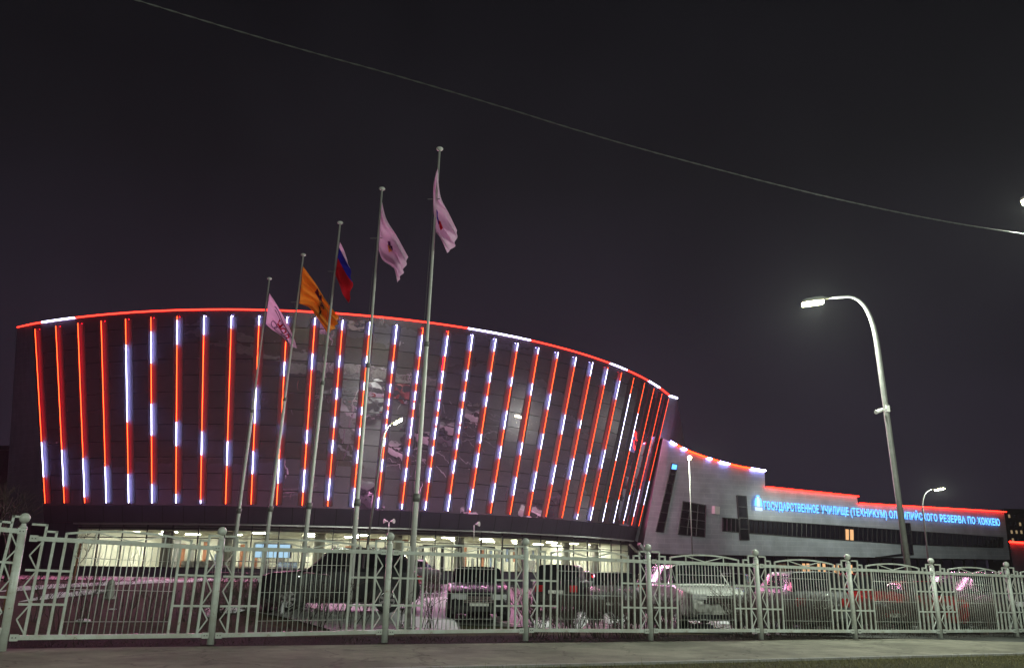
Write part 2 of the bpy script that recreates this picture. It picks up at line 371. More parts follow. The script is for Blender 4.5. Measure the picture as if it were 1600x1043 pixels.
# vertical light strips: white runs given as fractions from the top
WH = [[(.657, .843)], [(.709, .899)], [(.761, .96)], [(.81, 1)], [(.15, .553), (.853, 1)], [(.085, .24), (.474, .629), (.908, 1)], [(.03, .143), (.573, .686), (.96, 1)],
 [(0, .093), (.626, .735), (.99, 1)], [(0, .06), (.676, .789)], [(0, .042), (.383, .563), (.726, .831)], [(0, .035), (.247, .307), (.58, .62), (.768, .877)],
 [(0, .03), (.198, .267), (.607, .662), (.817, .92)], [(0, .045), (.2, .247), (.374, .42), (.53, .57), (.655, .707), (.86, .96)],
 [(0, .062), (.194, .236), (.334, .36), (.468, .495), (.583, .607), (.702, .757), (.905, 1)],
 [(0, .097), (.212, .258), (.333, .362), (.414, .436), (.478, .503), (.552, .578), (.627, .656), (.743, .795), (.95, 1)],
 [(.05, .15), (.246, .302), (.36, .394), (.424, .443), (.505, .53), (.55, .57), (.59, .602), (.666, .7), (.783, .84), (.98, 1)],
 [(.034, .134), (.234, .286), (.343, .374), (.404, .44), (.49, .52), (.55, .6), (.655, .69), (.773, .838), (.96, 1)],
 [(0, .084), (.21, .256), (.334, .37), (.43, .5), (.53, .555), (.6, .643), (.72, .78), (.916, 1)], [(0, .065), (.204, .246), (.343, .384), (.56, .597), (.67, .737), (.876, .98)],
 [(0, .038), (.21, .248), (.408, .5), (.617, .673), (.834, .93)], [(0, .03), (.225, .28), (.58, .638), (.788, .88)], [(0, .03), (.265, .344), (.51, .588), (.742, .845)],
 [(0, .05), (.372, .477), (.686, .79)], [(0, .082), (.384, .42), (.63, .746)], [(.02, .108), (.587, .697), (.975, 1)], [(.065, .177), (.535, .646), (.92, 1)],
 [(.123, .573), (.88, 1)], [(.228, .48), (.846, 1)], [(.8, .97)], [(.74, .93)], [(.66, .83)]]
for k in range(31):
    i = k - 15; m = MB()
    WH[k] = [(max(0, a - .007), min(1, b + .007)) for a, b in WH[k]]; cuts = sorted(set([0., 1.] + [c for ab in WH[k] for c in ab]))
    th = ang(i); rad = Vector((sin(th), -cos(th), 0)); tn = Vector((cos(th), sin(th), 0))
    def P(t, o, s): return cone(i, etop(i) - HH * 0 - (etop(i) - 4.5) * t, o) + tn * s
    for a, b in zip(cuts[:-1], cuts[1:]):
        mid = (a + b) / 2; w = any(x <= mid <= y for x, y in WH[k]); mi = 1 if w else 0
        hw = .024
        pts = [[P(t, o, s) for o, s in ((.19, -hw), (.19, hw), (.25, hw), (.25, -hw))] for t in (a, b)]
        vv = [[m.vert(p) for p in r] for r in pts]
        for c in range(4): m.face((vv[0][c], vv[0][(c + 1) % 4], vv[1][(c + 1) % 4], vv[1][c]), mi if c == 2 else (mi + 5 if c == 3 else ((mi + 7 if k < 26 else mi + 5) if c == 0 else mi + 3)))
    m.poly([P(0, o, s) for o, s in ((.19, -hw), (.19, hw), (.25, hw), (.25, -hw))], 2); m.poly([P(1, o, s) for o, s in ((.19, -hw), (.19, hw), (.25, hw), (.25, -hw))], 2)
    st = m.build('light_strip', [RED, WHITE, M['alu'], RED_S, WHITE_S, RED_D, WHITE_D, RED_B, WHITE_B], arena)
    m = MB()                                                                           # dark cover plate added to show a halo thrown back by the strip
    m.grid(lambda t, s_: P(t, .018, s_), linspace(0, 1, 9), [-.36, .36], flip=True); m.build('halo_plate', M['halo'], st)
    wf = sum(b - a for a, b in WH[k]); ln = (P(0, 0, 0) - P(1, 0, 0)).length           # the strip's own light
    ld = bpy.data.lights.new('strip_light', 'AREA'); ld.shape = 'RECTANGLE'; ld.size = .06; ld.size_y = ln
    cr = [190 * (1 - wf) + 200 * wf, 24 * (1 - wf) + 150 * wf, 36 * (1 - wf) + 290 * wf]; mxc = max(cr); ld.color = [c / mxc for c in cr]; ld.energy = mxc * pi * ln * .044
    lo = bpy.data.objects.new('strip_light', ld); COL.objects.link(lo); lo.parent = st
    zz = -(P(.5, .1, 0) - P(.5, 0, 0)).normalized(); yy = (P(0, 0, 0) - P(1, 0, 0)).normalized(); xx = yy.cross(zz).normalized(); zz = xx.cross(yy)
    lo.matrix_local = Matrix.Translation(P(.5, .27, 0) - Vector(arena['_o'])) @ Matrix((xx, yy, zz)).transposed().to_4x4()
# roof edge light
def roofp(i, o=0.06, dz=0.): return cone(i, etop(i) + .48, o) + Vector((0, 0, dz))
LB = at(27, 511, 70)                                                                   # far end of the left side wall
def colour_at(px, runs): return 1 if any(a <= px <= b for a, b in runs) else 0
ROOFRUN = [(62, 113), (733, 828), (955, 980), (1013, 1031)]
from bpy_extras.object_utils import world_to_camera_view as w2c
def topx(p):
    d = p - Vector((0, 0, EYE)); c, s = cos(PITCH), sin(PITCH); dd = d.y * c + d.z * s; v = -d.y * s + d.z * c
    return 800 + F * (d.x * cos(ROLL) + v * sin(ROLL)) / dd
m = MB(); path = [LB + Vector((0, 0, .0))] + [roofp(i) for i in linspace(IL, IR, 121)]
path = [LB.lerp(path[1], t) for t in (0, .25, .5, .75)] + path[1:]
for a, b in zip(path[:-1], path[1:]):
    m.tube([a, b], .058, 6, mi=colour_at(topx((a + b) / 2), ROOFRUN), caps=False)
RE = at(1058, 621.5, 84.5)
m.tube([path[-1], RE], .085, 6, mi=1)
m.build('roof_light_strip', [RED_E, WHITE], arena)
# parapet cap, side walls, roof
m = MB()
m.grid(lambda i, o: cone(i, etop(i) + .48, o) + Vector((0, 0, .02)), ii, [-.6, .02], uvfn=lambda i, o: (i, o), flip=True)
m.build('parapet_cap', M['dark'], arena)
bL0 = cone(IL, EF); bL1 = cone(IL, etop(IL) + .48)
bR0 = cone(IR, EF); bR1 = cone(IR, etop(IR) + .48)
LBb = at(6, 830, 70)
m = MB()
def quadwall(m, b0, b1, t1, t0, n=10, k=8):
    def f(u, v): return (b0.lerp(b1, u)).lerp(t0.lerp(t1, u), v)
    lu = (b1 - b0).length; lv = (t0 - b0).length
    m.grid(f, linspace(0, 1, n), linspace(0, 1, k), uvfn=lambda u, v: (u * lu, v * lv))
quadwall(m, LBb, bL0, bL1, LB - Vector((0, 0, .1)))
m.build('side_wall', M['clad'], arena)
m = MB(); REb = at(1014, 858, 85)
quadwall(m, bR0, REb, RE - Vector((0, 0, .1)), bR1)
quadwall(m, REb, Vector((22, 120, EYE + 2)), Vector((26, 120, RE.z)), RE - Vector((0, 0, .1)))
m.build('side_wall', M['clad'], arena)
m = MB()
rim = [LB] + [cone(i, etop(i) + .43, -.3) for i in ii] + [RE, Vector((26, 122, RE.z)), Vector((-40, 122, LB.z))]
cc = Vector((-12, 90, EYE + 18.4)); vi = [m.vert(p) for p in rim]; ci = m.vert(cc)
for a in range(len(vi)): m.face((vi[a], vi[(a + 1) % len(vi)], ci))
m.build('roof', M['dark'], arena)
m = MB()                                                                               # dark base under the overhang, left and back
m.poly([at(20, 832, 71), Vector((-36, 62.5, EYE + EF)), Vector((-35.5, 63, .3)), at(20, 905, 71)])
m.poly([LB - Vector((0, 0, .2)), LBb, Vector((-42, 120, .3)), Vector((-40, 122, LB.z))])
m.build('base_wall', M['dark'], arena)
# ---- lobby
RL = RB + LEAN * (EF - 4.5) - .25
def lob(i, e, off=0.):
    r = RL + off; th = ang(i); return Vector((CX + r * sin(th), CY - r * cos(th), EYE + e))
J0, J1 = -13.55, 14.7
jj = linspace(J0, J1, 50)
NP = 26; jm = [J0 + (J1 - J0) * q / NP for q in range(NP + 1)]
m = MB()
for a, b in zip(jm[:-1], jm[1:]): m.poly([lob(a, 0), lob(b, 0), lob(b, EF), lob(a, EF)])
m.build('lobby_glazing', M['lobbyglass'], arena)
m = MB()
for j in jm: m.bar(lob(j, 0, .03), lob(j, EF, .03), .07, .10, up=(sin(ang(j)), -cos(ang(j)), 0))
for a, b in zip(jm[:-1], jm[1:]):
    for e, h in ((.04, .10), (2.12, .055), (2.80, .075)): m.bar(lob(a, e, .035), lob(b, e, .035), .05, h)
for c in (1.55, 2.45, 4.1, 5.3):                                                       # entrance doors
    for d in (-.42, .42): m.bar(lob(c + d, 0, .06), lob(c + d, 1.9, .06), .10, .16, up=(0, -1, 0))
    m.bar(lob(c - .42, 1.9, .06), lob(c + .42, 1.9, .06), .1, .16)
    m.bar(lob(c, 0, .06), lob(c, 1.9, .06), .06, .08, up=(0, -1, 0))
m.build('mullions', M['frame'], arena)
m = MB()
for a, b in zip(jj[:-1], jj[1:]): m.bar(lob(a, EF - .10, .33), lob(b, EF - .10, .33), .5, .10)
m.build('canopy_ledge', M['alu'], arena)
m = MB()
m.grid(lambda j, e: lob(j, e, .02), linspace(-15.2, 15.2, 50), [-1.9, -.02], uvfn=lambda i, e: (i * 1.8, e))
m.grid(lambda j, e: lob(j, e, .0), linspace(-15.25, J0, 6), [-.02, EF], uvfn=lambda i, e: (i * 1.8, e))
m.grid(lambda j, e: lob(j, e, .0), linspace(J1, 15.3, 3), [-.02, EF], uvfn=lambda i, e: (i * 1.8, e))
m.build('plinth', M['fascia'], arena)
m = MB(); m.grid(lambda j, o: lob(j, 0.0, o), jj, [-11, -.05]); m.build('lobby_floor', M['infloor'], arena)
m = MB(); m.grid(lambda j, o: lob(j, 2.68, o), jj, [-11, -.35])
m.build('lobby_ceiling', M['inceil'], arena)
m = MB(); m.grid(lambda j, e: lob(j, e, -.36), jj, [2.68, EF]); m.build('ceiling_void', M['ingrey'], arena)
m = MB(); m.grid(lambda j, e: lob(j, e, -10), jj, [0, 2.68], flip=True)
for j in (J0, J1): m.poly([lob(j, 0, -10), lob(j, 0, -.1), lob(j, 2.68, -.1), lob(j, 2.68, -10)])
m.build('lobby_wall', M['inwall'], arena)
m = MB()
for j in (-10.0, -7.2, -3.2, .3, 3.4, 7.0, 10.2, 13.0): m.tube([lob(j, 0, -2.2), lob(j, 2.67, -2.2)], .42, 14)
m.build('lobby_columns', M['incol'], arena)
m = MB()                                                                               # doors and wall panels seen inside
rr = random.Random(5)
for j in linspace(-13, 14, 34):
    w = rr.choice([.25, .32, .4]); h = rr.choice([2.0, 2.0, 2.2, 1.2]); 
    m.grid(lambda a, e: lob(a, e, -9.9), [j, j + w], [.02, h], mi=rr.choice([0, 1, 1, 3, 2]), flip=True)
for j, w, h, mi, o in ((-11.2, 1.0, 2.3, 1, -5), (-9.6, 1.6, .55, 1, -3.5), (-7.6, .5, .6, 2, -4), (-5.2, 1.0, .6, 2, -5), (-3.9, 1.3, 1.0, 0, -4.5), (6, 1.5, .9, 0, -4), (8.5, 1.2, 1.1, 1, -5), (11.2, 1.4, .8, 0, -4)):
    m.grid(lambda a, e: lob(a, e, o), [j, j + w], [.02, h], mi=mi, flip=True)
    m.grid(lambda a, q: lob(a, h, q), [j, j + w], [o - .8, o], mi=mi)
m.grid(lambda a, e: lob(a, e, -3), [-1.6, 1.0], [2.28, 2.42], mi=3, flip=True)
m.build('lobby_furniture', [M['inwall'], M['ingrey'], M['inblue'], M['inbrown']], arena)
cl = MB()
for j in linspace(-12.4, 14, 13):
    for o in (-3.2, -7.2):
        if rr.random() < .12: continue
        p = lob(j + rr.uniform(-.2, .2), 2.655, o); cl.box(p, (1.1, .32, .03), ang(j))
cl.build('ceiling_lamp', M['celight'], arena)
m = MB()
c = MB()
for a in range(3):
    for b in range(2):
        j0 = -6.55 + a * .63; e0 = .92 + b * .52
        m.grid(lambda x, y: lob(x, y, -6), [j0, j0 + .60], [e0, e0 + .49], flip=True)
c.grid(lambda x, y: lob(x, y, -6.06), [-6.62, -4.6], [.88, 2.02], flip=True)
vw = c.build('video_wall', M['screend'], arena); m.build('screen', M['screen'], vw)
m = MB()                                                                               # pale slanted trim where lobby meets the side wall
a = lob(J1, EF - .1, .3)
m.bar(at(984, 850, 79), at(1003, 869, 79.5), .3, .14); m.bar(at(998, 849, 79), at(1010, 868, 80), .3, .3)
m.build('corner_trim', M['alu'], arena)
def horn(m, p, d):
    d = Vector(d).normalized(); m.tube([p, p + d * .08, p + d * .22, p + d * .28], [.04, .05, .13, .17], 12)
for px, py, ds in ((608, 815, (-1, 1)), (741, 819.5, (1,))):
    p = at(px, py, 57.6); m = MB()
    m.tube([p + Vector((0, 0, -1.1)), p], .035, 6)
    for s in ds: horn(m, p + Vector((s * .10, 0, .05)), (s, -.5, .05))
    m.build('loudspeaker', M['white'], arena)

# ------------------------------------------------------------------ the school wing
wing = thing('school_wing', 'long grey panelled wing with dark ribbon windows, blue lettering and a red lit roof edge', 'building', (45, 92, 0))
E0 = 2.3
T1 = [(1036, 684, 80.0), (1047, 690, 80.3), (1060, 697.5, 80.9), (1078, 706, 81.6), (1100, 714, 82.4), (1130, 723, 83.5), (1160, 730, 84.7), (1195, 735.5, 86)]
B1 = [(1003, 862, 81.0), (1024, 864, 81.2), (1053, 865, 81.8), (1078, 865.5, 82.3), (1102, 866, 83.0), (1132, 866.4, 83.9), (1161, 866.8, 84.9), (1195, 867.3, 86)]
def chain(lst): return [at(*p) for p in lst]
def interp(pts, u):
    u = max(0, min(1, u)) * (len(pts) - 1); i = min(int(u), len(pts) - 2); return pts[i].lerp(pts[i + 1], u - i)
t1, b1 = chain(T1), chain(B1)
walls = []
tops = []
def wall(name, tp, bt, n=24, k=10):
    m = MB(); ln = sum((a - b).length for a, b in zip(bt[:-1], bt[1:])); u0 = bt[0].x
    m.grid(lambda u, v: interp(bt, u).lerp(interp(tp, u), v), linspace(0, 1, n), linspace(0, 1, k), uvfn=lambda u, v: (u0 + u * ln, v * (interp(tp, u) - interp(bt, u)).length))
    walls.append(m); tops.append((tp, bt))
    return m.build(name, M['clad'], wing)
wall('curved_wall', t1, b1, 40, 14)
XB = at(1195, 867.3, 86); EB = at(1578, 873.6, 103.3)
def zat(px, Y, py): return at(px, py, Y)
t2 = [at(1195, 760.5, 86), at(1339, 775.3, 92.4)]; b2 = [XB, XB.lerp(EB, (t2[1].x - XB.x) / (EB.x - XB.x))]
t3 = [at(1340, 786, 92.45), at(1569, 799.5, 103)]; b3 = [b2[1], EB]
wall('wall', t2, b2); wall('wall', t3, b3)
m = MB(); back = Vector((-4, 14, 0))
for tp, bt in tops:
    for a, b in zip(tp[:-1], tp[1:]): m.poly([a, b, b + back, a + back])
for tp, bt in tops:
    for p, q in ((tp[0], bt[0]), (tp[-1], bt[-1])): m.poly([q, p, p + back, q + back])
m.build('roof', M['dark'], wing)
ep = MB(); ep.poly([EB, EB + Vector((6, 14, 0)), t3[1] + Vector((5, 14, 0)), t3[1]], uv=[(0, 0), (14, 0), (14, 7), (0, 7)]); ep.build('end_wall', M['clad'], wing)
vs = []; fs = []
for w in walls:
    o = len(vs); vs += w.v; fs += [tuple(i + o for i in f) for f in w.f]
BV = BVHTree.FromPolygons([Vector(v) for v in vs], fs)
def onwall(px, py, off=.05):
    d = ray(px, py).normalized(); h = BV.ray_cast(Vector((0, 0, EYE)), d)
    if h[0] is None: 
        h = BV.find_nearest(at(px, py, 90)); 
    n = h[1]; n = n if n.dot(d) < 0 else -n
    return h[0] + n * off
def patch(m, qd, nu, nv, off, mi=0):
    (x0, y0), (x1, y1), (x2, y2), (x3, y3) = qd
    def f(u, v):
        return onwall((x0 * (1 - u) + x1 * u) * (1 - v) + (x3 * (1 - u) + x2 * u) * v, (y0 * (1 - u) + y1 * u) * (1 - v) + (y3 * (1 - u) + y2 * u) * v, off)
    m.grid(f, linspace(0, 1, nu + 1), linspace(0, 1, nv + 1), mi)
    return f
def window(name, qd, nu, nv, lit=(), sub=True, split=1):
    (x0, y0), (x1, y1), (x2, y2), (x3, y3) = qd
    m = MB(); f = patch(m, qd, nu, nv, .06)
    w = m.build(name, M['winglass'], wing)
    fr = MB()
    for a in range(nu + 1):
        for b in range(nv): fr.bar(f(a / nu, b / nv), f(a / nu, (b + 1) / nv), .12, .07)
    for b in range(0, nv + 1):
        for a in range(nu): fr.bar(f(a / nu, b / nv), f((a + 1) / nu, b / nv), .12, .07)
    fr.build('frame', M['frame'], w)
    return f, w
window('slanted_window', [(1024.5, 830), (1037, 831), (1058, 725.5), (1049, 723.5)], 1, 7)
m = MB(); patch(m, [(1048.3, 732), (1055.5, 733), (1057, 726), (1049.6, 724.5)], 1, 1, .12); 
m.build('pane_reflection', M['signblue'], wing)  # cyan reflection on the top pane, put in as emission
window('corner_window', [(1059, 834), (1101, 838.5), (1102.5, 789), (1066.5, 782.5)], 3, 4)
window('tall_window', [(1156, 843), (1170, 843.3), (1165, 774.5), (1150.7, 773.3)], 1, 4)
window('tall_window', [(1409, 881), (1428, 882), (1421, 817), (1406, 816)], 1, 4)
def band(x0, x1, n): 
    yb = lambda x: 829 + (x - 1127) * (855.5 - 829) / (1576 - 1127) + 4 * sin(pi * max(0, min(1, (x - 1127) / 449))); yt = lambda x: 808 + (x - 1127) * (839.5 - 808) / (1576 - 1127) - .0 * x
    return window('ribbon_window', [(x0, yb(x0)), (x1, yb(x1)), (x1, yt(x1)), (x0, yt(x0))], n, 1)
band(1128.5, 1155.5, 4); fb, wb = band(1170, 1407, 32); band(1424, 1566, 18)
m = MB()
patch(m, [(1320.5, 843), (1325.5, 843), (1325, 826.5), (1320, 826)], 1, 1, .1); m.build('lit_window', M['warmwin'], wing); m = MB(); patch(m, [(1327.5, 843.4), (1333, 843.6), (1332.3, 827), (1327, 826.6)], 1, 1, .1)
m.build('lit_window', M['warmwin'], wing)
m = MB(); f = patch(m, [(1112, 802), (1120, 803), (1120, 791), (1112, 790)], 1, 1, .5)
p = [f(0, 0), f(1, 0), f(1, 1), f(0, 1)]; q = [onwall(1112, 802, .02), onwall(1120, 803, .02), onwall(1120, 791, .02), onwall(1112, 790, .02)]
for a in range(4): m.poly([p[a], p[(a + 1) % 4], q[(a + 1) % 4], q[a]])
m.build('air_conditioner', M['white'], wing)
# roof lights
def edge(m, pts, runs, r=.085, lift=.03):
    for a, b in zip(pts[:-1], pts[1:]):
        n = max(2, int((topx(b) - topx(a)) / 2.0) + 1)
        for k in range(n - 1):
            p, q = a.lerp(b, k / (n - 1)), a.lerp(b, (k + 1) / (n - 1)); o = Vector((.04, -.16, lift))
            m.tube([p + o, q + o], r, 6, mi=colour_at(topx((p + q) / 2), runs), caps=False)
RED_R = emit('red_led_wing', (12, .36, .07), 1.); WHITE_R = emit('white_led_wing', (14, 13, 34), 1.)
REDSOFT = emit('red_led_soft', (16, .20, .10), 1.)
m = MB()
edge(m, t1[1:], [(1040, 1056), (1065, 1071), (1104, 1110), (1123, 1138), (1172, 1200)])
m.build('roof_light_strip', [RED_R, WHITE_R], wing)
for q in (t2, t3):
    m = MB(); edge(m, [p + Vector((.05, -.12, -.02)) for p in q], [], .06); m.build('roof_light_strip', [REDSOFT], wing)
# ground floor set back under the overhang
m = MB(); sb = Vector((-1.2, 3.2, 0))
g0, g1 = at(1003, 862, 81.0), EB
pts = [b1[0], b1[2], b1[4], XB, b2[1], EB]
low = []
for p in pts: low.append((p + sb, Vector((p.x + sb.x, p.y + sb.y, -.6))))
for (a, a0), (b, b0) in zip(low[:-1], low[1:]): m.poly([a0, b0, b, a])
m.build('ground_floor_glazing', M['winglass'], wing)
m = MB()
for (a, a0), (b, b0) in zip(low[:-1], low[1:]):
    n = max(2, int((b - a).length / 2))
    m = MB(); o = Vector((0, -.1, 0))
    for k in range(n): m.bar(a0.lerp(b0, k / n) + o, a.lerp(b, k / n) + o, .12, .12, up=(0, -1, 0))
    m.bar(a0.lerp(b0, 0) + o + Vector((0, 0, 2)), a0.lerp(b0, (n - 1) / n) + o + Vector((0, 0, 2)), .1, .1); m.build('mullions', M['frame'], wing)
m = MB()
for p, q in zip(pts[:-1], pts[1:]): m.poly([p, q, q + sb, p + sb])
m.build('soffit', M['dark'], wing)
m = MB()
for px in (1256.5, 1263, 1280, 1288, 1303, 1309, 1330):
    d = .6
    c = at(px, 889, 0 + 90.5 + (px - 1256) * .045)
    m = MB(); m.box(c, (.38, .05, 1.25 if px < 1300 else 1.0), .45); m.build('lit_window', M['warmwin'], wing)
# sign: lettering and emblem on the wall
sg = thing('wall_sign', 'row of glowing blue letters with a white emblem high on the grey wing', 'sign', (45, 92, 8))
sg['_o'] = (45, 92, 8)
def textmesh(body, width, height):
    cu = bpy.data.curves.new('lettering', 'FONT'); cu.body = body; cu.size = 1; cu.offset = .028; cu.space_character = 1.08; cu.resolution_u = 3
    o = bpy.data.objects.new('lettering_tmp', cu); COL.objects.link(o)
    dg = bpy.context.evaluated_depsgraph_get(); me = bpy.data.meshes.new_from_object(o.evaluated_get(dg))
    v = [x.co.copy() for x in me.vertices]; f = [tuple(p.vertices) for p in me.polygons]
    bpy.data.objects.remove(o); bpy.data.curves.remove(cu); bpy.data.meshes.remove(me)
    x0, x1 = min(q.x for q in v), max(q.x for q in v); y0, y1 = 0, .73
    return [((q.x - x0) / (x1 - x0) * width, (q.y - y0) / (y1 - y0) * height) for q in v], f
TXT = 'ГОСУДАРСТВЕННОЕ УЧИЛИЩЕ (ТЕХНИКУМ) ОЛИМПИЙСКОГО РЕЗЕРВА ПО ХОККЕЮ'
sa, sbv = onwall(1194, 795.0, .28), onwall(1560, 820.5, .28)
sa = sa; dirx = (sbv - sa); SL = dirx.length; dirx.normalize()
nrm = Vector((dirx.y, -dirx.x, 0)).normalized()
for word, xa, xb in (('ГОСУДАРСТВЕННОЕ', 1194, 1280), ('УЧИЛИЩЕ', 1283.5, 1326), ('(ТЕХНИКУМ)', 1329, 1385.5), ('ОЛИМПИЙСКОГО', 1389, 1463.5), ('РЕЗЕРВА', 1467.5, 1507), ('ПО', 1510.5, 1522), ('ХОККЕЮ', 1525.5, 1560)):
    def onl(px):                                                                       # where the sight line over this column meets the sign's plane
        d = ray(px, 800); k = (sa - Vector((0, 0, EYE))).dot(nrm) / d.dot(nrm); return (d * k + Vector((0, 0, EYE)) - sa).dot(dirx)
    u0, u1 = onl(xa), onl(xb); v, f = textmesh(word, u1 - u0, .80); m = MB()
    fr = [m.vert(sa + dirx * (u0 + p[0]) + Vector((0, 0, p[1]))) for p in v]
    for q in f: m.face(q)
    m.build('letters', M['signblue'], sg)
m = MB()
for k in range(0, 40): 
    p = sa + dirx * (SL * (k + .5) / 40) - nrm * .22; m.bar(p + Vector((0, 0, .2)), p + nrm * .2 + Vector((0, 0, .2)), .04, .04)
m.bar(sa - nrm * .1 + Vector((0, 0, .2)), sbv - nrm * .1 + Vector((0, 0, .2)), .05, .05)
m.build('mounting_rail', M['frame'], sg)
def flat(m, pts, th, c0, mi=0):
    fr = [m.vert(c0 + dirx * x + Vector((0, 0, z))) for x, z in pts]; bk = [m.vert(c0 + dirx * x + Vector((0, 0, z)) - nrm * th) for x, z in pts]
    m.face(fr, mi); k = len(pts)
    for a in range(k): m.face((fr[a], fr[(a + 1) % k], bk[(a + 1) % k], bk[a]), mi)
ec = onwall(1183.2, 797.2, .3); m = MB()
flat(m, [(-.45, 0), (.45, 0), (.45, .34), (-.45, .34)], .1, ec, 0)
flat(m, [(-.48, .5), (-.30, .42), (-.22, 1.1), (-.30, 1.3), (-.42, .95)], .1, ec, 1); flat(m, [(.48, .5), (.30, .42), (.22, 1.1), (.30, 1.3), (.42, .95)], .1, ec, 1)
flat(m, [(-.16, .42), (.16, .42), (.20, 1.0), (.12, 1.42), (-.12, 1.42), (-.20, 1.0)], .1, ec, 0)
flat(m, [(-.22, 1.42), (.22, 1.42), (.12, 1.56), (-.12, 1.56)], .1, ec, 1)
m.build('emblem', [M['signwhite'], M['signblue']], sg)
# low block beyond the wing, far tower block, dark block at the far left
b = thing('annex_building', 'low grey annex with a red lit roof edge at the right end of the wing', 'building', at(1590, 870, 112))
a0, a1 = at(1577, 846.5, 112), at(1680, 854, 128); m = MB()
m.poly([Vector((a0.x, a0.y, -.6)), Vector((a1.x, a1.y, -.6)), a1, a0], uv=[(0, 0), (25, 0), (25, 6), (0, 6)]); m.poly([a0, a1, a1 + Vector((0, 20, 0)), a0 + Vector((0, 20, 0))])
m.build('wall', M['clad'], b)
m = MB(); m.tube([a0 + Vector((0, -.15, .05)), a1 + Vector((0, -.15, .05))], .12, 6); m.build('roof_light_strip', REDSOFT, b)
def block(label, x0, x1, ytop, Y, nx, ny, seed, litp, depth=14):
    p0, p1 = at(x0, ytop, Y), at(x1, ytop, Y); z1 = (p0.z + p1.z) / 2
    t = thing('apartment_block', label, 'apartment block', ((p0.x + p1.x) / 2, Y, 0)); m = MB()
    m.box(((p0.x + p1.x) / 2, Y + depth / 2, z1 / 2), (p1.x - p0.x, depth, z1)); m.box(((p0.x + p1.x) / 2, Y + depth / 2, z1 + .5), (p1.x - p0.x + 1, depth + 1, 1)); m.build('wall', M['far'], t)
    r = random.Random(seed); w = MB(); d = MB(); cw = (p1.x - p0.x) / nx
    for a in range(nx):
        for c in range(ny):
            q = w if r.random() < litp else d
            ww = cw * .36; h = (z1 / ny) * .42
            q.box((p0.x + cw * (a + .5), Y - .06, z1 * (c + .5) / ny), (ww, .1, h))
    if d.v: d.build('window', M['winglass'], t)
    if w.v: w.build('lit_window', M['farwin'], t)
    return t
block('distant dark apartment block with a few lit windows beyond the right end of the wing', 1572, 1640, 800, 260, 9, 9, 3, .42)
t = thing('dark_building', 'dark unlit building edge at the far left behind the bare tree', 'building', at(0, 880, 78)); m = MB()
p = at(-60, 702, 78); q = at(11, 697, 78)
m.box(((p.x + q.x) / 2, 84, p.z / 2), (q.x - p.x, 12, p.z)); m.build('wall', M['dark'], t)
m = MB(); m.box(((p.x + q.x) / 2, 84, p.z + .2), (q.x - p.x + .6, 12.6, .4)); m.build('roof', M['frame'], t)

# ------------------------------------------------------------------ fence
POST = [(-10.3, 11.45, .47), (-7.84, 13.43, .28), (-5.33, 15.48, .2), (-2.42, 16.88, .2), (.37, 18.3, .18), (3.215, 19.42, .13), (6.09, 20.72, .08), (8.83, 21.87, .03), (11.63, 23.12, -.02), (14.57, 24.6, -.06), (17.4, 25.95, -.1), (20.2, 27.3, -.14), (23, 28.6, -.18)]
fence = thing('metal_fence', 'white painted steel fence with ball topped round posts and arched panels along the path', 'fence', (0, 18, 0))
fence['_o'] = (0, 18, 0)
m = MB(); m.tube([(0, 0, -.3), (0, 0, 1.86)], .062, 16); m.lathe((0, 0, 1.86), [(.062, 0), (.066, .012), (.05, .03), (.036, .05), (.036, .075)], 16)
post = m.build('post', M['paint'], loc=(0, 0, 0))
m = MB(); m.lathe((0, 0, 2.02), [(.082 * sin(pi * k / 12) + .0005, -.082 * cos(pi * k / 12)) for k in range(13)], 16); ball = m.build('ball', M['paint'], post)
PL = 3.0
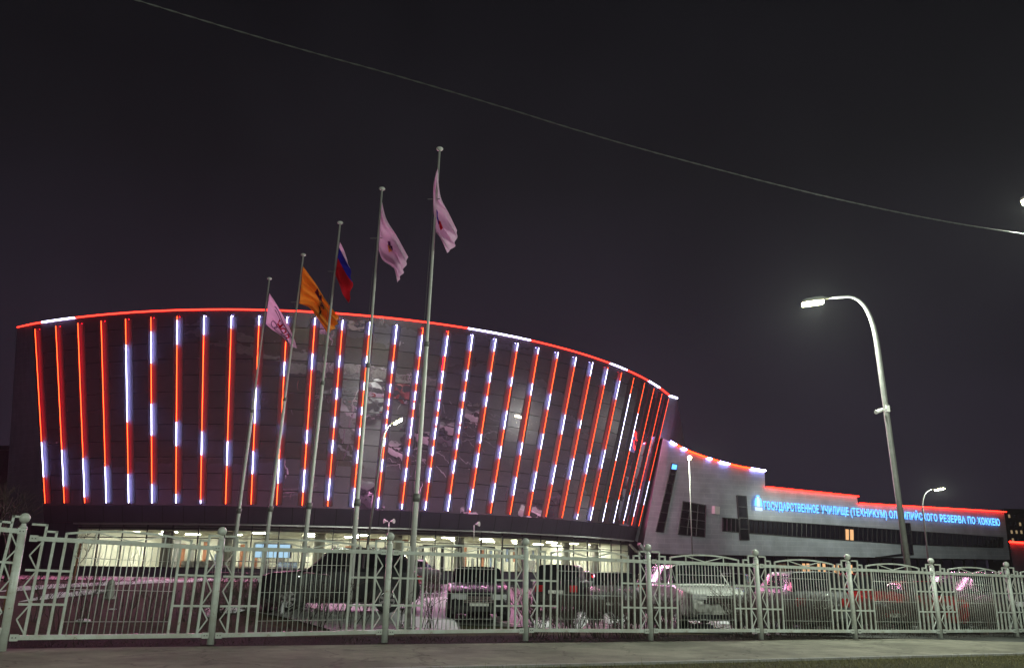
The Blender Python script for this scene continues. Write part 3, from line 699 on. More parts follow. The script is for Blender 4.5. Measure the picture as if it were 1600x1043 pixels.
def build_panel():
    H_T, H_B, H1, H2 = 1.71, .205, 1.22, .70
    m = MB()
    m.box((PL / 2, 0, H_T), (PL - .14, .05, .072)); m.box((PL / 2, 0, H_B), (PL - .14, .05, .072))
    for s in (0, 1):
        X = (lambda f: f * PL) if s == 0 else (lambda f: PL - f * PL)
        for f_ in (.082, .133, .186, .238): m.box((X(f_), 0, (H_T + H_B) / 2), (.038, .03, H_T - H_B - .07))
        for h in (H1, H2): m.bar((X(.03), 0, h), (X(.238), 0, h), .028, .036)
        zz = [(H_T - .04, H1), (H1, H2), (H2, H_B + .04)]
        for a, c in zz:
            m.bar((X(.082), 0, a), (X(.036), 0, (a + c) / 2), .016, .02); m.bar((X(.036), 0, (a + c) / 2), (X(.082), 0, c), .016, .02)
        # stepped brackets
        m.bar((X(.02), 0, 1.93), (X(.092), 0, 1.93), .03, .034); m.bar((X(.087), 0, 1.947), (X(.087), 0, H_T), .034, .03, up=(0, 1, 0))
        m.bar((X(.087), 0, 1.83), (X(.142), 0, 1.83), .03, .034); m.bar((X(.137), 0, 1.847), (X(.137), 0, H_T), .034, .03, up=(0, 1, 0))
        for h in (H_T, H_B): m.box((X(.038), -.034, h), (.11, .016, .10))
    p = m.build('panel', M['paint'], loc=(0, 0, 0))
    m = MB()
    AR = lambda f: 1.815 + .085 * (1 - ((f - .5) / .316) ** 2)
    fs = linspace(.184, .816, 13)
    for a, c in zip(fs[:-1], fs[1:]): m.bar((a * PL, 0, AR(a)), (c * PL + .004, 0, AR(c)), .03, .034)
    for f_ in (.184, .816): m.bar((f_ * PL, 0, AR(f_) + .015), (f_ * PL, 0, H_T), .034, .03, up=(0, 1, 0))
    for f_ in (.325, .675):
        m.bar((f_ * PL, 0, AR(f_)), (f_ * PL, 0, H_T), .022, .02, up=(0, 1, 0)); m.bar((f_ * PL, 0, AR(f_) - .01), (.5 * PL, 0, H_T + .035), .018, .02)
    m.build('arch', M['paint'], p)
    m = MB()
    for f_ in linspace(.267, .733, 17): m.tube([(f_ * PL, 0, H_B), (f_ * PL, 0, H_T)], .0078, 6)
    for h in (1.44, .94, .437): m.tube([(.238 * PL, .012, h), (.762 * PL, .012, h)], .0045, 6)
    m.build('wire_infill', M['paint'], p)
    m = MB()
    for s in (.038, .962):
        for h in (H_T, H_B):
            for d in (-.022, .022): m.tube([(s * PL + d, -.040, h), (s * PL + d, -.052, h)], .009, 8)
    m.build('bolt', M['frame'], p)
    return p
panel = build_panel()
for k, p in enumerate(POST):
    o = post if k == 0 else copy_tree(post)
    o.parent = fence; o.location = (p[0] - 0, p[1] - 18, p[2]); o.rotation_euler = (random.gauss(0, .006), random.gauss(0, .006), random.uniform(0, 6))
    if k < len(POST) - 1:
        q = POST[k + 1]; w = panel if k == 0 else copy_tree(panel); w.parent = fence
        dx, dy, dz = q[0] - p[0], q[1] - p[1], q[2] - p[2]; l = sqrt(dx * dx + dy * dy)
        step = .10 if k == 0 else 0
        w.location = (p[0], p[1] - 18, p[2] + step); w.rotation_euler = (random.gauss(0, .008), -atan2(dz, l) + random.gauss(0, .0025), atan2(dy, dx)); w.scale = (l / PL, 1, 1)

# ------------------------------------------------------------------ flagpoles and flags
PT = [((421, 436), (356, 934), 'leftmost slender steel flagpole, carrying the lilac lettered flag'), ((474, 399), (404, 941), 'steel flagpole carrying the orange flag'), ((531.5, 349), (465, 953), 'middle steel flagpole, carrying the white blue red flag'), ((597, 296), (544, 961), 'steel flagpole carrying the larger ragged pale flag'), ((687, 234), (637, 975), 'nearest steel flagpole, carrying the small pale flag with a blue and red dot')]
poles = []
for k, (tp, bs, lab) in enumerate(PT):
    top = atz(tp[0], tp[1], 13.0); Y = top.y; b = at(bs[0], bs[1], Y); b.z = gz(b.x, Y)
    bx = at(bs[0], bs[1], Y).x; b = Vector((bx, Y, gz(bx, Y)))
    t = thing('flagpole', lab, 'flagpole', b, 'row of flagpoles')
    m = MB(); ax = (top - b)
    pts = [b + ax * s for s in (0, .24, .245, .55, .555, 1)]
    m.tube(pts, [.072, .070, .058, .054, .044, .030], 14); m.build('pole', M['pole'], t)
    m = MB(); m.tube([b + ax * .235, b + ax * .25], .095, 14); m.build('collar', M['galv'], t); m = MB(); m.tube([b + ax * .548, b + ax * .558], .07, 14); m.build('collar', M['galv'], t)
    m = MB(); m.lathe(top - Vector((0, 0, .03)), [(.03, 0), (.075, .02), (.10, .05), (.085, .085), (.03, .11)], 16); m.build('cap', M['white'], t)
    m = MB(); m.box(b + Vector((0, 0, .04)), (.4, .4, .06)); 
    for a in (-1, 1):
        for c in (-1, 1): m.tube([b + Vector((a * .15, c * .15, .05)), b + Vector((a * .15, c * .15, .12))], .018, 6)
    m.build('base_plate', M['galv'], t)
    m = MB(); s = (.86, .85, .86, .87, .88)[k]; c = b + ax * s
    m.bar(c + Vector((-.24, 0, 0)), c + Vector((.12, 0, .01)), .02, .02); m.tube([c + Vector((-.08, -.02, 0)), b + ax * .1 + Vector((-.12, -.02, 0))], .006, 5); m.build('halyard', M['galv'], t)
    poles.append((b, top, Y))
def flag(k, label, A, Bp, top, bot, mats, zones, deco=None, folds=3, amp=.16, seed=0, nu=30, nv=34):
    # A: hoist pixels from top to bottom; top/bot: pixels of the upper and lower cloth edges from hoist to fly; cloth folds in depth
    Y = poles[k][2]; t = thing('flag', label, 'flag', (poles[k][0].x, Y, poles[k][1].z - 2), None)
    def bez(pts, s):
        n = len(pts) - 1; s = max(0, min(1, s)) * n; i = min(int(s), n - 1); u = s - i
        p = lambda j: Vector(pts[max(0, min(n, j))])
        a, b_, c, d = p(i - 1), p(i), p(i + 1), p(i + 2)
        return .5 * ((2 * b_) + (c - a) * u + (2 * a - 5 * b_ + 4 * c - d) * u * u + (3 * b_ - a - 3 * c + d) * u ** 3)
    rs = random.Random(seed); ph = [rs.uniform(0, 6) for _ in range(4)]
    def P(u, v, off=0):
        h = bez(A, v); f_ = bez(Bp, v); tp = bez(top, u); bt = bez(bot, u)
        c = (h * (1 - u) + f_ * u) + (tp * (1 - v) + bt * v) - ((Vector(A[0]) * (1 - u) + Vector(Bp[0]) * u) * (1 - v) + (Vector(A[-1]) * (1 - u) + Vector(Bp[-1]) * u) * v)
        w = u ** .6
        d = amp * w * (sin(folds * 2 * pi * (v * .9 + .25 * u) + ph[0]) + .5 * sin(folds * 4.3 * v - 3 * u + ph[1])) + .05 * w * sin(9 * u + 5 * v + ph[2])
        sx = 3.2 * w * sin(folds * 2.6 * pi * v + ph[3] + 2 * u) * min(1, 4 * v * (1 - v))
        return at(c.x + sx * .6, c.y, Y + d - off - .06)
    m = MB(); m.grid(P, linspace(0, 1, nu), linspace(0, 1, nv), smooth=True)
    for fi in range(len(m.f)):
        tq = m.uv[fi]; u = sum(a for a, b in tq) / 4; v = sum(b for a, b in tq) / 4
        m.mi[fi] = zones(u, v)
    o = m.build('cloth', mats, t)
    so = o.modifiers.new('thickness', 'SOLIDIFY'); so.thickness = .006; so.offset = 0
    if deco: deco(t, P, o)
    return t
def deco1(t, P, o):
    v, f = textmesh('НОР', 1, 1); m = MB()
    for x, y in v: m.vert(P(.42 + .34 * x, .62 - .30 * y - .0 * x, .02))
    for q in f: m.face(q)
    m.build('lettering', M['f_red'], o)
    m = MB(); 
    for c, rx, ry in ((.36, .10, .10), (.54, .12, .12), (.80, .10, .10)):
        m.tube([P(c + rx * cos(a), (.72 if c != .54 else .74) + ry * sin(a), .025) for a in linspace(0, 2 * pi, 22)], .014, 5)
    m.tube([P(u, .18 + .05 * sin(14 * u), .025) for u in linspace(.25, .8, 14)], .014, 5)
    m.tube([P(u, .28 + .04 * sin(17 * u), .025) for u in linspace(.28, .72, 14)], .012, 5)
    m.build('swirl_print', M['f_purple'], o)
def shape(t, o, P, pts, mt, name, off=.02):
    m = MB(); c = (sum(p[0] for p in pts) / len(pts), sum(p[1] for p in pts) / len(pts)); k = 4
    rings = [[m.vert(P(c[0] + (p[0] - c[0]) * s / k, c[1] + (p[1] - c[1]) * s / k, off)) for p in pts] for s in range(1, k + 1)]
    ce = m.vert(P(*c, off)); n = len(pts)
    for a in range(n): m.face((rings[0][a], rings[0][(a + 1) % n], ce))
    for s in range(k - 1):
        for a in range(n): m.face((rings[s][a], rings[s + 1][a], rings[s + 1][(a + 1) % n], rings[s][(a + 1) % n]))
    m.build(name, mt, o)
flag(0, 'lilac tinted white flag with red lettering and purple loops on the leftmost pole', [(421, 458), (418, 482), (415.5, 506)], [(464, 544), (454, 540), (444, 528)], [(421, 458), (435, 480), (455, 518), (464, 544)], [(415.5, 506), (424, 514), (435, 521), (444, 528)], [M['f_white']], lambda u, v: 0, deco1, folds=2.4, amp=.2, seed=2)
def deco2(t, P, o):
    shape(t, o, P, [(.40, .10), (.46, .22), (.52, .20), (.56, .06), (.60, .24), (.72, .30), (.66, .44), (.56, .52), (.50, .40), (.42, .34), (.36, .30)], M['f_purple'], 'emblem')
    shape(t, o, P, [(.52, .52), (.60, .54), (.64, .70), (.66, .84), (.60, .86), (.58, .76), (.54, .66)], M['f_black'], 'emblem')
flag(1, 'orange flag with a dark purple emblem drooping across the roof edge light', [(473.5, 416), (470.5, 446), (468, 474)], [(528, 494), (524, 510), (512, 521)], [(473.5, 416), (493, 443), (507, 466), (528, 494)], [(468, 474), (484, 481), (500, 502), (512, 521)], [M['f_orange']], lambda u, v: 0, deco2, folds=3, amp=.34, seed=3)
flag(2, 'drooping flag of white, blue and red stripes on the middle pole', [(531, 378), (528, 402), (524, 428)], [(543, 407), (550, 440), (545, 473)], [(531, 378), (537, 390), (543, 407)], [(524, 428), (531, 446), (536, 460), (545, 473)], [M['f_white'], M['f_blue'], M['f_red']], lambda u, v: 0 if v < .2 else (1 if v < .52 else 2), None, folds=2.4, amp=.22, seed=4)
def deco4(t, P, o): shape(t, o, P, [(.40, .44), (.46, .40), (.50, .46), (.54, .42), (.53, .56), (.45, .62), (.40, .54)], M['f_purple'], 'emblem'); shape(t, o, P, [(.38, .54), (.46, .50), (.50, .60), (.42, .68)], M['f_orange'], 'emblem', .035)
flag(3, 'large ragged white flag with a tiny orange emblem on the second nearest pole', [(597, 316), (594, 352), (592, 391)], [(637.5, 401), (630, 424), (621, 441)], [(597, 316), (604, 343), (620, 369), (637.5, 401)], [(592, 391), (598, 406), (612, 416), (617, 422), (621, 441)], [M['f_white']], lambda u, v: 0, deco4, folds=2.8, amp=.42, seed=5)
def deco5(t, P, o): shape(t, o, P, [(.26, .44), (.32, .42), (.37, .60), (.31, .66), (.26, .56)], M['f_blue'], 'emblem'); shape(t, o, P, [(.36, .54), (.46, .48), (.52, .58), (.44, .70), (.38, .68)], M['f_red'], 'emblem')
flag(4, 'white flag with a blue and red dot on the nearest flagpole', [(684, 262), (677.5, 290), (678, 335), (682, 363)], [(714, 360), (711, 382), (699, 395)], [(684, 262), (688, 306), (702, 335), (714, 360)], [(682, 363), (689, 373), (699, 395)], [M['f_white']], lambda u, v: 0, deco5, folds=2.2, amp=.34, seed=6)

# ------------------------------------------------------------------ street lamps
def lamp(label, base, arm, head0, head1, power, r=.09, spread=150, aim=None, lensst=None, group='street lamps'):
    t = thing('street_lamp', label, 'street lamp', base, group)
    m = MB(); z0 = base.z
    pts = [base, base.lerp(arm[0], .5)] + arm; n = len(pts)
    m.tube(pts, [r * (1 - .6 * i / (n - 1)) for i in range(n)], 12); m.tube([base, base + Vector((0, 0, .25))], r * 1.5, 12); m.build('pole', M['galv'], t)
    d = (head1 - head0).normalized(); up = Vector((0, 0, 1)); sd = d.cross(up).normalized()
    m = MB(); c = (head0 + head1) / 2; l = (head1 - head0).length
    def ring(s, w, h0, h1): return [m.vert(head0 + d * l * s + sd * a * w + Vector((0, 0, b))) for a, b in ((-1, h0), (1, h0), (.75, h1), (-.75, h1))]
    rs = [ring(0, .05, -.03, .04), ring(.15, .10, -.05, .07), ring(.5, .15, -.05, .08), ring(.9, .13, -.05, .06), ring(1, .08, -.04, .03)]
    for a in range(4):
        for k in range(4): m.face((rs[a][k], rs[a][(k + 1) % 4], rs[a + 1][(k + 1) % 4], rs[a + 1][k]))
    m.face(rs[0][::-1]); m.face(rs[-1]); hd = m.build('head', M['galv'], t)
    m = MB(); 
    P = lambda s, w, z: head0 + d * l * s + sd * w + Vector((0, 0, z))
    lens = [(.12, .06), (.3, .12), (.9, .12), (.98, .07)]
    a = [m.vert(P(s, w, -.05)) for s, w in lens] + [m.vert(P(s, -w, -.055)) for s, w in lens[::-1]]; b = [m.vert(P(s, w * .8, -.15)) for s, w in lens] + [m.vert(P(s, -w * .8, -.15)) for s, w in lens[::-1]]
    for k in range(8): m.face((a[k], a[(k + 1) % 8], b[(k + 1) % 8], b[k]))
    m.face(b); m.build('lens', M['lens'], hd)
    if power:
        ld = bpy.data.lights.new('lamp_light', 'POINT'); ld.energy = power; ld.color = (.88, 1., .84); ld.shadow_soft_size = .10
        lo = bpy.data.objects.new('lamp_light', ld); COL.objects.link(lo); lo.parent = t
        p = c + Vector((0, 0, -.22)); lo.location = p - base
    return t
def arc(p0, p1, p2, n=9): return [((1 - s) ** 2) * p0 + 2 * s * (1 - s) * p1 + s * s * p2 for s in linspace(0, 1, n)]
Y = atz(1340, 463, 10.2).y
bs = at(1421, 890, Y); bs.z = gz(bs.x, Y) 
lamp('tall street lamp with a curved arm and lit head in front of the wing lettering', bs, arc(at(1371.5, 545, Y), at(1361, 466, Y), at(1326, 463, Y)) + [at(1290, 466, Y)], at(1290, 466.3, Y), at(1253, 471.5, Y), 3600, .092)
Yb = Y
Y2 = 80; bs = at(1451, 884, Y2); bs.z = gz(bs.x, Y2)
lamp('distant street lamp with its head over the roof edge at the right', bs, arc(at(1441, 790, Y2), at(1441, 766, Y2), at(1458, 763.5, Y2)), at(1458, 764, Y2), at(1476, 761, Y2 - .4), 4200, .08)
Y3 = 61; bs = at(1081, 868, Y3); bs.z = gz(bs.x, Y3)
lamp('slim straight street lamp before the curved grey wall beside the glass front', bs, [at(1076.5, 718, Y3)], at(1076.5, 716, Y3), at(1078, 711, Y3 - 1.4), 2600, .06)
Y4 = 46; bs = at(567, 885, Y4); bs.z = gz(bs.x, Y4)
lamp('slim street lamp with a short curved arm standing before the striped glass', bs, arc(at(597, 692, Y4), at(600, 668, Y4), at(614, 660, Y4)), at(614, 660, Y4), at(629, 652, Y4), 1700, .07)
hd = at(1594.5, 309, 17.5)
lamp('street lamp whose glowing head touches the right edge of the view', Vector((hd.x + 3.2, 17.9, -.05)), arc(Vector((hd.x + 3.2, 17.9, 8.2)), Vector((hd.x + 3.1, 17.9, hd.z + .2)), Vector((hd.x + 1.6, 17.7, hd.z + .1))) + [Vector((hd.x + .6, 17.5, hd.z))], Vector((hd.x + .6, 17.5, hd.z)), Vector((hd.x - .02, 17.4, hd.z - .05)), 2000, .1)
lamp('street lamp on the verge behind the viewer, left of the path', Vector((-9.5, -7.2, .25)), arc(Vector((-9.5, -7.2, 8.4)), Vector((-9.4, -7.1, 9.6)), Vector((-8.2, -5.8, 9.7))), Vector((-8.2, -5.8, 9.7)), Vector((-7.7, -5.2, 9.65)), 5600, .1)
lamp('street lamp on the verge behind the viewer, right of the path', Vector((15.5, 3.5, .0)), arc(Vector((15.5, 3.5, 8.4)), Vector((15.4, 3.6, 9.6)), Vector((14.4, 5.2, 9.7))), Vector((14.4, 5.2, 9.7)), Vector((14.0, 5.9, 9.65)), 4200, .1)
# security camera clamped on the big lamp post
c = at(1386, 640.5, Yb); t = thing('security_camera', 'white security camera clamped halfway up the tall street lamp', 'camera', c)
m = MB(); d = Vector((-.85, -.4, -.32)).normalized(); a = c + Vector((-.24, -.1, -.03))
m.tube([a - d * .08, a + d * .22], [.055, .06], 12); m.tube([a + d * .2, a + d * .24], [.065, .062], 12); m.build('body', M['white'], t)
m = MB(); m.box(c + Vector((-.02, -.08, .03)), (.10, .10, .20)); m.bar(c + Vector((-.02, -.1, .05)), a, .05, .05); m.build('bracket', M['white'], t)
m = MB(); 
for z in (-.03, .08): m.tube([c + Vector((.06, 0, z)), c + Vector((.06, 0, z + .02))], .095, 14)
m.build('clamp', M['frame'], t)
# overhead cable
pxs = [(150, -18), (205, -2), (300, 27), (400, 57), (500, 85.5), (600, 113), (700, 142), (800, 172), (900, 203), (1000, 232), (1100, 259), (1200, 285), (1300, 309), (1400, 331), (1500, 350), (1600, 366), (1680, 379)]
A = at(205, -2, 11.0); Bq = at(1600, 366, 16.5); pn = Vector((-(Bq.y - A.y), Bq.x - A.x, 0))
core = []
for p in pxs:
    d = ray(*p); o = Vector((0, 0, EYE)); s = pn.dot(A - o) / pn.dot(d); core.append(o + d * s)
dense = []
for i in range(len(core) - 1):
    a, b_, c, d = core[max(0, i - 1)], core[i], core[i + 1], core[min(len(core) - 1, i + 2)]
    for q in range(12):
        u = q / 12; dense.append(.5 * ((2 * b_) + (c - a) * u + (2 * a - 5 * b_ + 4 * c - d) * u * u + (3 * b_ - a - 3 * c + d) * u ** 3))
d0 = (dense[0] - dense[1]).normalized(); d1 = (dense[-1] - dense[-2]).normalized()    # carried on past the frame towards the next supports
dense = [dense[0] + d0 * k for k in range(40, 0, -1)] + dense + [dense[-1] + d1 * k + Vector((0, 0, .0006 * k * k)) for k in range(1, 50)]
m = MB()
for s in (0, 1):
    pts = []; acc = 0
    for i, p in enumerate(dense):
        if i: acc += (p - dense[i - 1]).length
        ph = acc * 2 * pi / .55 + s * pi; pts.append(p + Vector((0, cos(ph) * .008, sin(ph) * .008)))
    m.tube(pts, .0085, 6)
tag(m.build('cable', M['cable']), 'thin twisted overhead cable sagging across the night sky', 'cable')

# ------------------------------------------------------------------ cars
def rusty(m):
    t = m.node_tree; b = t.nodes['Principled BSDF']; src = b.inputs['Base Color'].links[0].from_socket
    tx = t.nodes.new('ShaderNodeTexCoord'); n = t.nodes.new('ShaderNodeTexNoise'); n.inputs['Scale'].default_value = 9; n.inputs['Detail'].default_value = 8; n.inputs['Roughness'].default_value = .75
    t.links.new(tx.outputs['Object'], n.inputs['Vector']); r = t.nodes.new('ShaderNodeValToRGB'); r.color_ramp.elements[0].position = .585; r.color_ramp.elements[1].position = .68
    t.links.new(n.outputs[0], r.inputs[0]); x = t.nodes.new('ShaderNodeMix'); x.data_type = 'RGBA'; t.links.new(r.outputs[0], x.inputs[0])
    t.links.new(src, x.inputs[6]); x.inputs[7].default_value = (.23, .13, .06, 1); t.links.new(x.outputs[2], b.inputs['Base Color'])
rusty(M['paint'])
def cracked(m, col):                                                                   # damp patches and a web of fine cracks
    t = m.node_tree; b = t.nodes['Principled BSDF']; src = b.inputs['Base Color'].links[0].from_socket
    tx = t.nodes.new('ShaderNodeTexCoord'); v = t.nodes.new('ShaderNodeTexVoronoi'); v.feature = 'DISTANCE_TO_EDGE'; v.inputs['Scale'].default_value = .55
    n = t.nodes.new('ShaderNodeTexNoise'); n.inputs['Scale'].default_value = 2.2; n.inputs['Detail'].default_value = 5
    a = t.nodes.new('ShaderNodeVectorMath'); a.operation = 'MULTIPLY_ADD'; a.inputs[1].default_value = (.7, .7, .7)
    t.links.new(tx.outputs['Object'], n.inputs['Vector']); t.links.new(n.outputs['Color'], a.inputs[0]); t.links.new(tx.outputs['Object'], a.inputs[2]); t.links.new(a.outputs[0], v.inputs['Vector'])
    r = t.nodes.new('ShaderNodeMapRange'); r.inputs[1].default_value = .004; r.inputs[2].default_value = .016; r.inputs[3].default_value = .62; r.inputs[4].default_value = 1
    t.links.new(v.outputs[0], r.inputs[0])
    n2 = t.nodes.new('ShaderNodeTexNoise'); n2.inputs['Scale'].default_value = .35; n2.inputs['Detail'].default_value = 7; n2.inputs['Roughness'].default_value = .7; t.links.new(tx.outputs['Object'], n2.inputs['Vector'])
    r2 = t.nodes.new('ShaderNodeMapRange'); r2.inputs[1].default_value = .4; r2.inputs[2].default_value = .6; r2.inputs[3].default_value = .62; r2.inputs[4].default_value = 1.12; t.links.new(n2.outputs[0], r2.inputs[0])
    mu = t.nodes.new('ShaderNodeMath'); mu.operation = 'MULTIPLY'; t.links.new(r.outputs[0], mu.inputs[0]); t.links.new(r2.outputs[0], mu.inputs[1])
    s_ = t.nodes.new('ShaderNodeVectorMath'); s_.operation = 'SCALE'; t.links.new(src, s_.inputs[0]); t.links.new(mu.outputs[0], s_.inputs['Scale']); t.links.new(s_.outputs[0], b.inputs['Base Color'])
cracked(M['path'], 0); cracked(M['lot'], 0)
PAINT = {k: mat('car_paint_' + k, c, .42 if k in ('black', 'grey') else .25, 0. if k in ('silver', 'white') else .1, spec=.25 if k in ('black', 'grey') else .5, coat=.15 if k in ('black', 'grey') else 1.) for k, c in dict(black=(.012, .012, .015), silver=(.62, .63, .60), white=(.72, .72, .7), red=(.30, .012, .014), grey=(.11, .115, .12), blue=(.02, .04, .12), beige=(.38, .35, .29)).items()}
def make_car(kind):
    if kind == 'suv':   Lh, Wd, st, zr = 2.35, .93, [(-2.35, .50, .70, 0), (-2.28, .36, .98, 0), (-1.9, .30, 1.08, 0), (-1.15, .28, 1.14, 0), (-.95, .28, 1.16, 0), (-.35, .28, 1.18, 1), (.6, .28, 1.19, 1), (1.75, .28, 1.19, 1), (2.15, .30, 1.18, 0), (2.28, .36, 1.05, 0), (2.35, .5, .75, 0)], 1.75
    elif kind == 'van': Lh, Wd, st, zr = 2.25, .90, [(-2.25, .45, .68, 0), (-2.18, .32, .9, 0), (-1.85, .28, 1.0, 0), (-1.45, .26, 1.06, 0), (-1.3, .26, 1.08, 0), (-.5, .26, 1.1, 1), (.6, .26, 1.1, 1), (1.75, .26, 1.1, 1), (2.08, .28, 1.08, 0), (2.18, .34, .95, 0), (2.25, .45, .7, 0)], 1.62
    else:               Lh, Wd, st, zr = 2.28, .89, [(-2.28, .42, .60, 0), (-2.2, .30, .76, 0), (-1.8, .25, .88, 0), (-1.05, .24, .95, 0), (-.85, .24, .97, 0), (.0, .24, .98, 1), (.5, .24, .98, 1), (1.0, .24, .99, 1), (1.65, .24, 1.0, 0), (2.2, .30, .94, 0), (2.28, .42, .68, 0)], 1.45
    t = thing('parked_car', 'x', 'car'); t['_o'] = (0, 0, 0)
    m = MB(); rings = []
    for k, (x, zb, zt, roof) in enumerate(st):
        en = min(1, .80 + .20 * min(1, (Lh - abs(x)) / .45)); w = Wd * en
        top = zr if roof else zt + .015
        wr = w * .74 if roof else w * .80
        half = [(w * .82, zb), (w * .985, zb + .10), (w, (zb + zt) / 2), (w * .97, zt - .05), (w * .91, zt), (wr + (w * .91 - wr) * .12, zt + (top - zt) * .88), (wr * .86, top - .0), (0, top + (.02 if roof else .012))]
        full = [(-a, z) for a, z in half] + [(a, z) for a, z in half[-2::-1]]
        rings.append([m.vert((a, x, z)) for a, z in full])          # x axis across, y along, front at -y
    n = len(rings[0])
    glassq = []
    for k in range(len(rings) - 1):
        for j in range(n - 1):
            q = (rings[k][j], rings[k][j + 1], rings[k + 1][j + 1], rings[k + 1][j]); m.face(q, smooth=True)
            r0, r1 = st[k][3], st[k + 1][3]
            if (r0 or r1) and j in (4, 9) : glassq.append((q, 'side', r0 and r1))
            if r0 != r1 and j in (5, 6, 7, 8): glassq.append((q, 'screen', True))
        m.face((rings[k][0], rings[k + 1][0], rings[k + 1][-1], rings[k][-1]))
    m.face(rings[0]); m.face(rings[-1][::-1])
    body = m.build('body', PAINT['black'], t); body.material_slots[0].link = 'OBJECT'; body.material_slots[0].material = PAINT['black']
    be = body.modifiers.new('soft', 'BEVEL'); be.width = .03; be.segments = 2; be.limit_method = 'ANGLE'; be.angle_limit = R(25); be.harden_normals = False
    cen = lambda q: sum((Vector(m.v[i]) for i in q[0]), Vector()) / 4
    for what, nm, sel in (('side', 'side_window', lambda c: c.x < 0), ('side', 'side_window', lambda c: c.x > 0), ('screen', 'windscreen', lambda c: c.y < 0), ('screen', 'rear_window', lambda c: c.y > 0)):
        g = MB(); groups = [q for q in glassq if q[1] == what and sel(cen(q))]
        for q, _, fullq in groups:
            p = [Vector(m.v[i]) for i in q]; c = sum(p, Vector()) / 4; nn = (p[1] - p[0]).cross(p[3] - p[0])
            if nn.length < 1e-6: nn = (p[2] - p[1]).cross(p[3] - p[1])
            nn.normalize()
            if nn.dot(c - Vector((0, c.y * .8, .8))) < 0: nn = -nn
            s = (.94, .80) if what == 'side' else (1., .9)
            ex = (p[2] - p[1] + p[3] - p[0]).normalized()
            out = []
            for v in p:
                d = v - c
                al = ex * d.dot(ex); out.append(c + al * (s[0] if what == 'side' else s[1]) + (d - al) * (s[1] if what == 'side' else s[0]) + nn * .012)
            g.poly(out)
        g.build(nm, M['carglass'], t)
    for sx in (-1, 1):
        for y in (-Lh * .60, Lh * .60):
            rd = .36 if kind == 'suv' else .32
            m2 = MB(); c = Vector((sx * (Wd - .11), y, rd))
            prof = [(.10, -.12), (rd * .62, -.12), (rd * .96, -.10), (rd, -.06), (rd, .06), (rd * .96, .10), (rd * .64, .12), (.10, .10)]
            rings2 = [[m2.vert(c + Vector((sx * z, r * cos(a), r * sin(a)))) for a in linspace(0, 2 * pi * 23 / 24, 24)] for r, z in prof]
            for a in range(len(prof) - 1):
                for k in range(24): m2.face((rings2[a][k], rings2[a][(k + 1) % 24], rings2[a + 1][(k + 1) % 24], rings2[a + 1][k]), smooth=True)
            wl = m2.build('wheel', M['tyre'], t)
            m2 = MB()
            for k in range(7):
                a = 2 * pi * k / 7; m2.bar(c + Vector((sx * .115, 0, 0)), c + Vector((sx * .115, rd * .62 * cos(a), rd * .62 * sin(a))), .07, .03, up=(1, 0, 0))
            m2.tube([c + Vector((sx * .10, rd * .6 * cos(a), rd * .6 * sin(a))) for a in linspace(0, 2 * pi, 25)], .025, 6); m2.build('rim', M['rim'], wl)
    m2 = MB()
    for sx in (-1, 1):
        for y in (-Lh * .60, Lh * .60):
            rd = (.36 if kind == 'suv' else .32) + .07
            pts = [(sx * (Wd * 1.002), y + rd * cos(a), .33 + rd * sin(a)) for a in linspace(-.1, pi + .1, 16)]
            for a in range(15): m2.poly([(sx * (Wd * 1.004), y, .33), pts[a], pts[a + 1]])
    m2.box((0, 0, st[5][1] + .02), (Wd * 1.7, Lh * 1.75, .10))
    m2.build('wheel_arch', M['trim'], t)
    zf = st[1][2]; yf = st[0][0]; yr = st[-1][0]
    for sx in (-1, 1):
        m2 = MB(); m2.box((sx * Wd * .60, yf + .045, zf - .10), (.40, .12, .14), sx * .25); m2.build('headlight', M['head'], t)
        m2 = MB(); m2.box((sx * Wd * .66, yr - .04, st[-2][2] - .12), (.26, .10, .22 if kind != 'sedan' else .15), -sx * .25); m2.build('taillight', M['tail'], t)
        m2 = MB(); m2.box((sx * (Wd + .10), st[4][0] + .35, st[4][2] + .05), (.20, .10, .13)); m2.build('mirror', M['trim'], t)
    m2 = MB(); m2.box((0, yf - .005, zf - .17), (.90, .05, .20)); m2.box((0, yf + .02, .36), (1.3, .06, .14)); gr = m2.build('grille', M['trim'], t)
    m2 = MB()
    for q in range(4): m2.box((0, yf - .033, zf - .10 - q * .045), (.86, .02, .018))
    m2.build('grille_bar', M['chrome'], gr)
    m2 = MB(); m2.box((0, yf - .02, .48), (.52, .02, .11)); m2.build('number_plate', M['plate'], t)
    m2 = MB(); m2.box((0, yr + .012, .72 if kind != 'sedan' else .74), (.52, .02, .11)); m2.build('number_plate', M['plate'], t)
    if kind == 'suv':
        m2 = MB()
        for sx in (-1, 1): m2.tube([(sx * .58, -.3, zr + .0), (sx * .58, -.2, zr + .06), (sx * .58, 1.5, zr + .06), (sx * .58, 1.6, zr + .0)], .018, 6)
        m2.build('roof_rail', M['chrome'], t)
    return t
proto = {k: make_car(k) for k in ('sedan', 'suv', 'van')}
used = set()
def car(kind, color, pos, yaw, label, group='cars in the parking lot'):
    t = proto[kind] if kind not in used else copy_tree(proto[kind]); used.add(kind)
    for c in kids(t):
        if c.name.startswith('body'): c.material_slots[0].link = 'OBJECT'; c.material_slots[0].material = PAINT[color]
    p = Vector(pos); t.location = (p.x, p.y, gz(p.x, p.y) + .02); t.rotation_euler = (0, 0, R(yaw)); tag(t, label, 'car', group)
    return t
car('suv', 'silver', gat(1084, 978), 6, 'silver off-roader nosing towards the fence, grille and bonnet lit')
car('suv', 'black', gat(532, 936), -84, 'black off-roader standing side on behind the two crowd barriers')
car('sedan', 'grey', gat(648, 913), 160, 'grey saloon parked beyond the nearest flagpole in front of the entrance')
car('sedan', 'black', gat(744, 966), 4, 'black saloon behind the fence with red light on its bonnet, right of the bright snow')
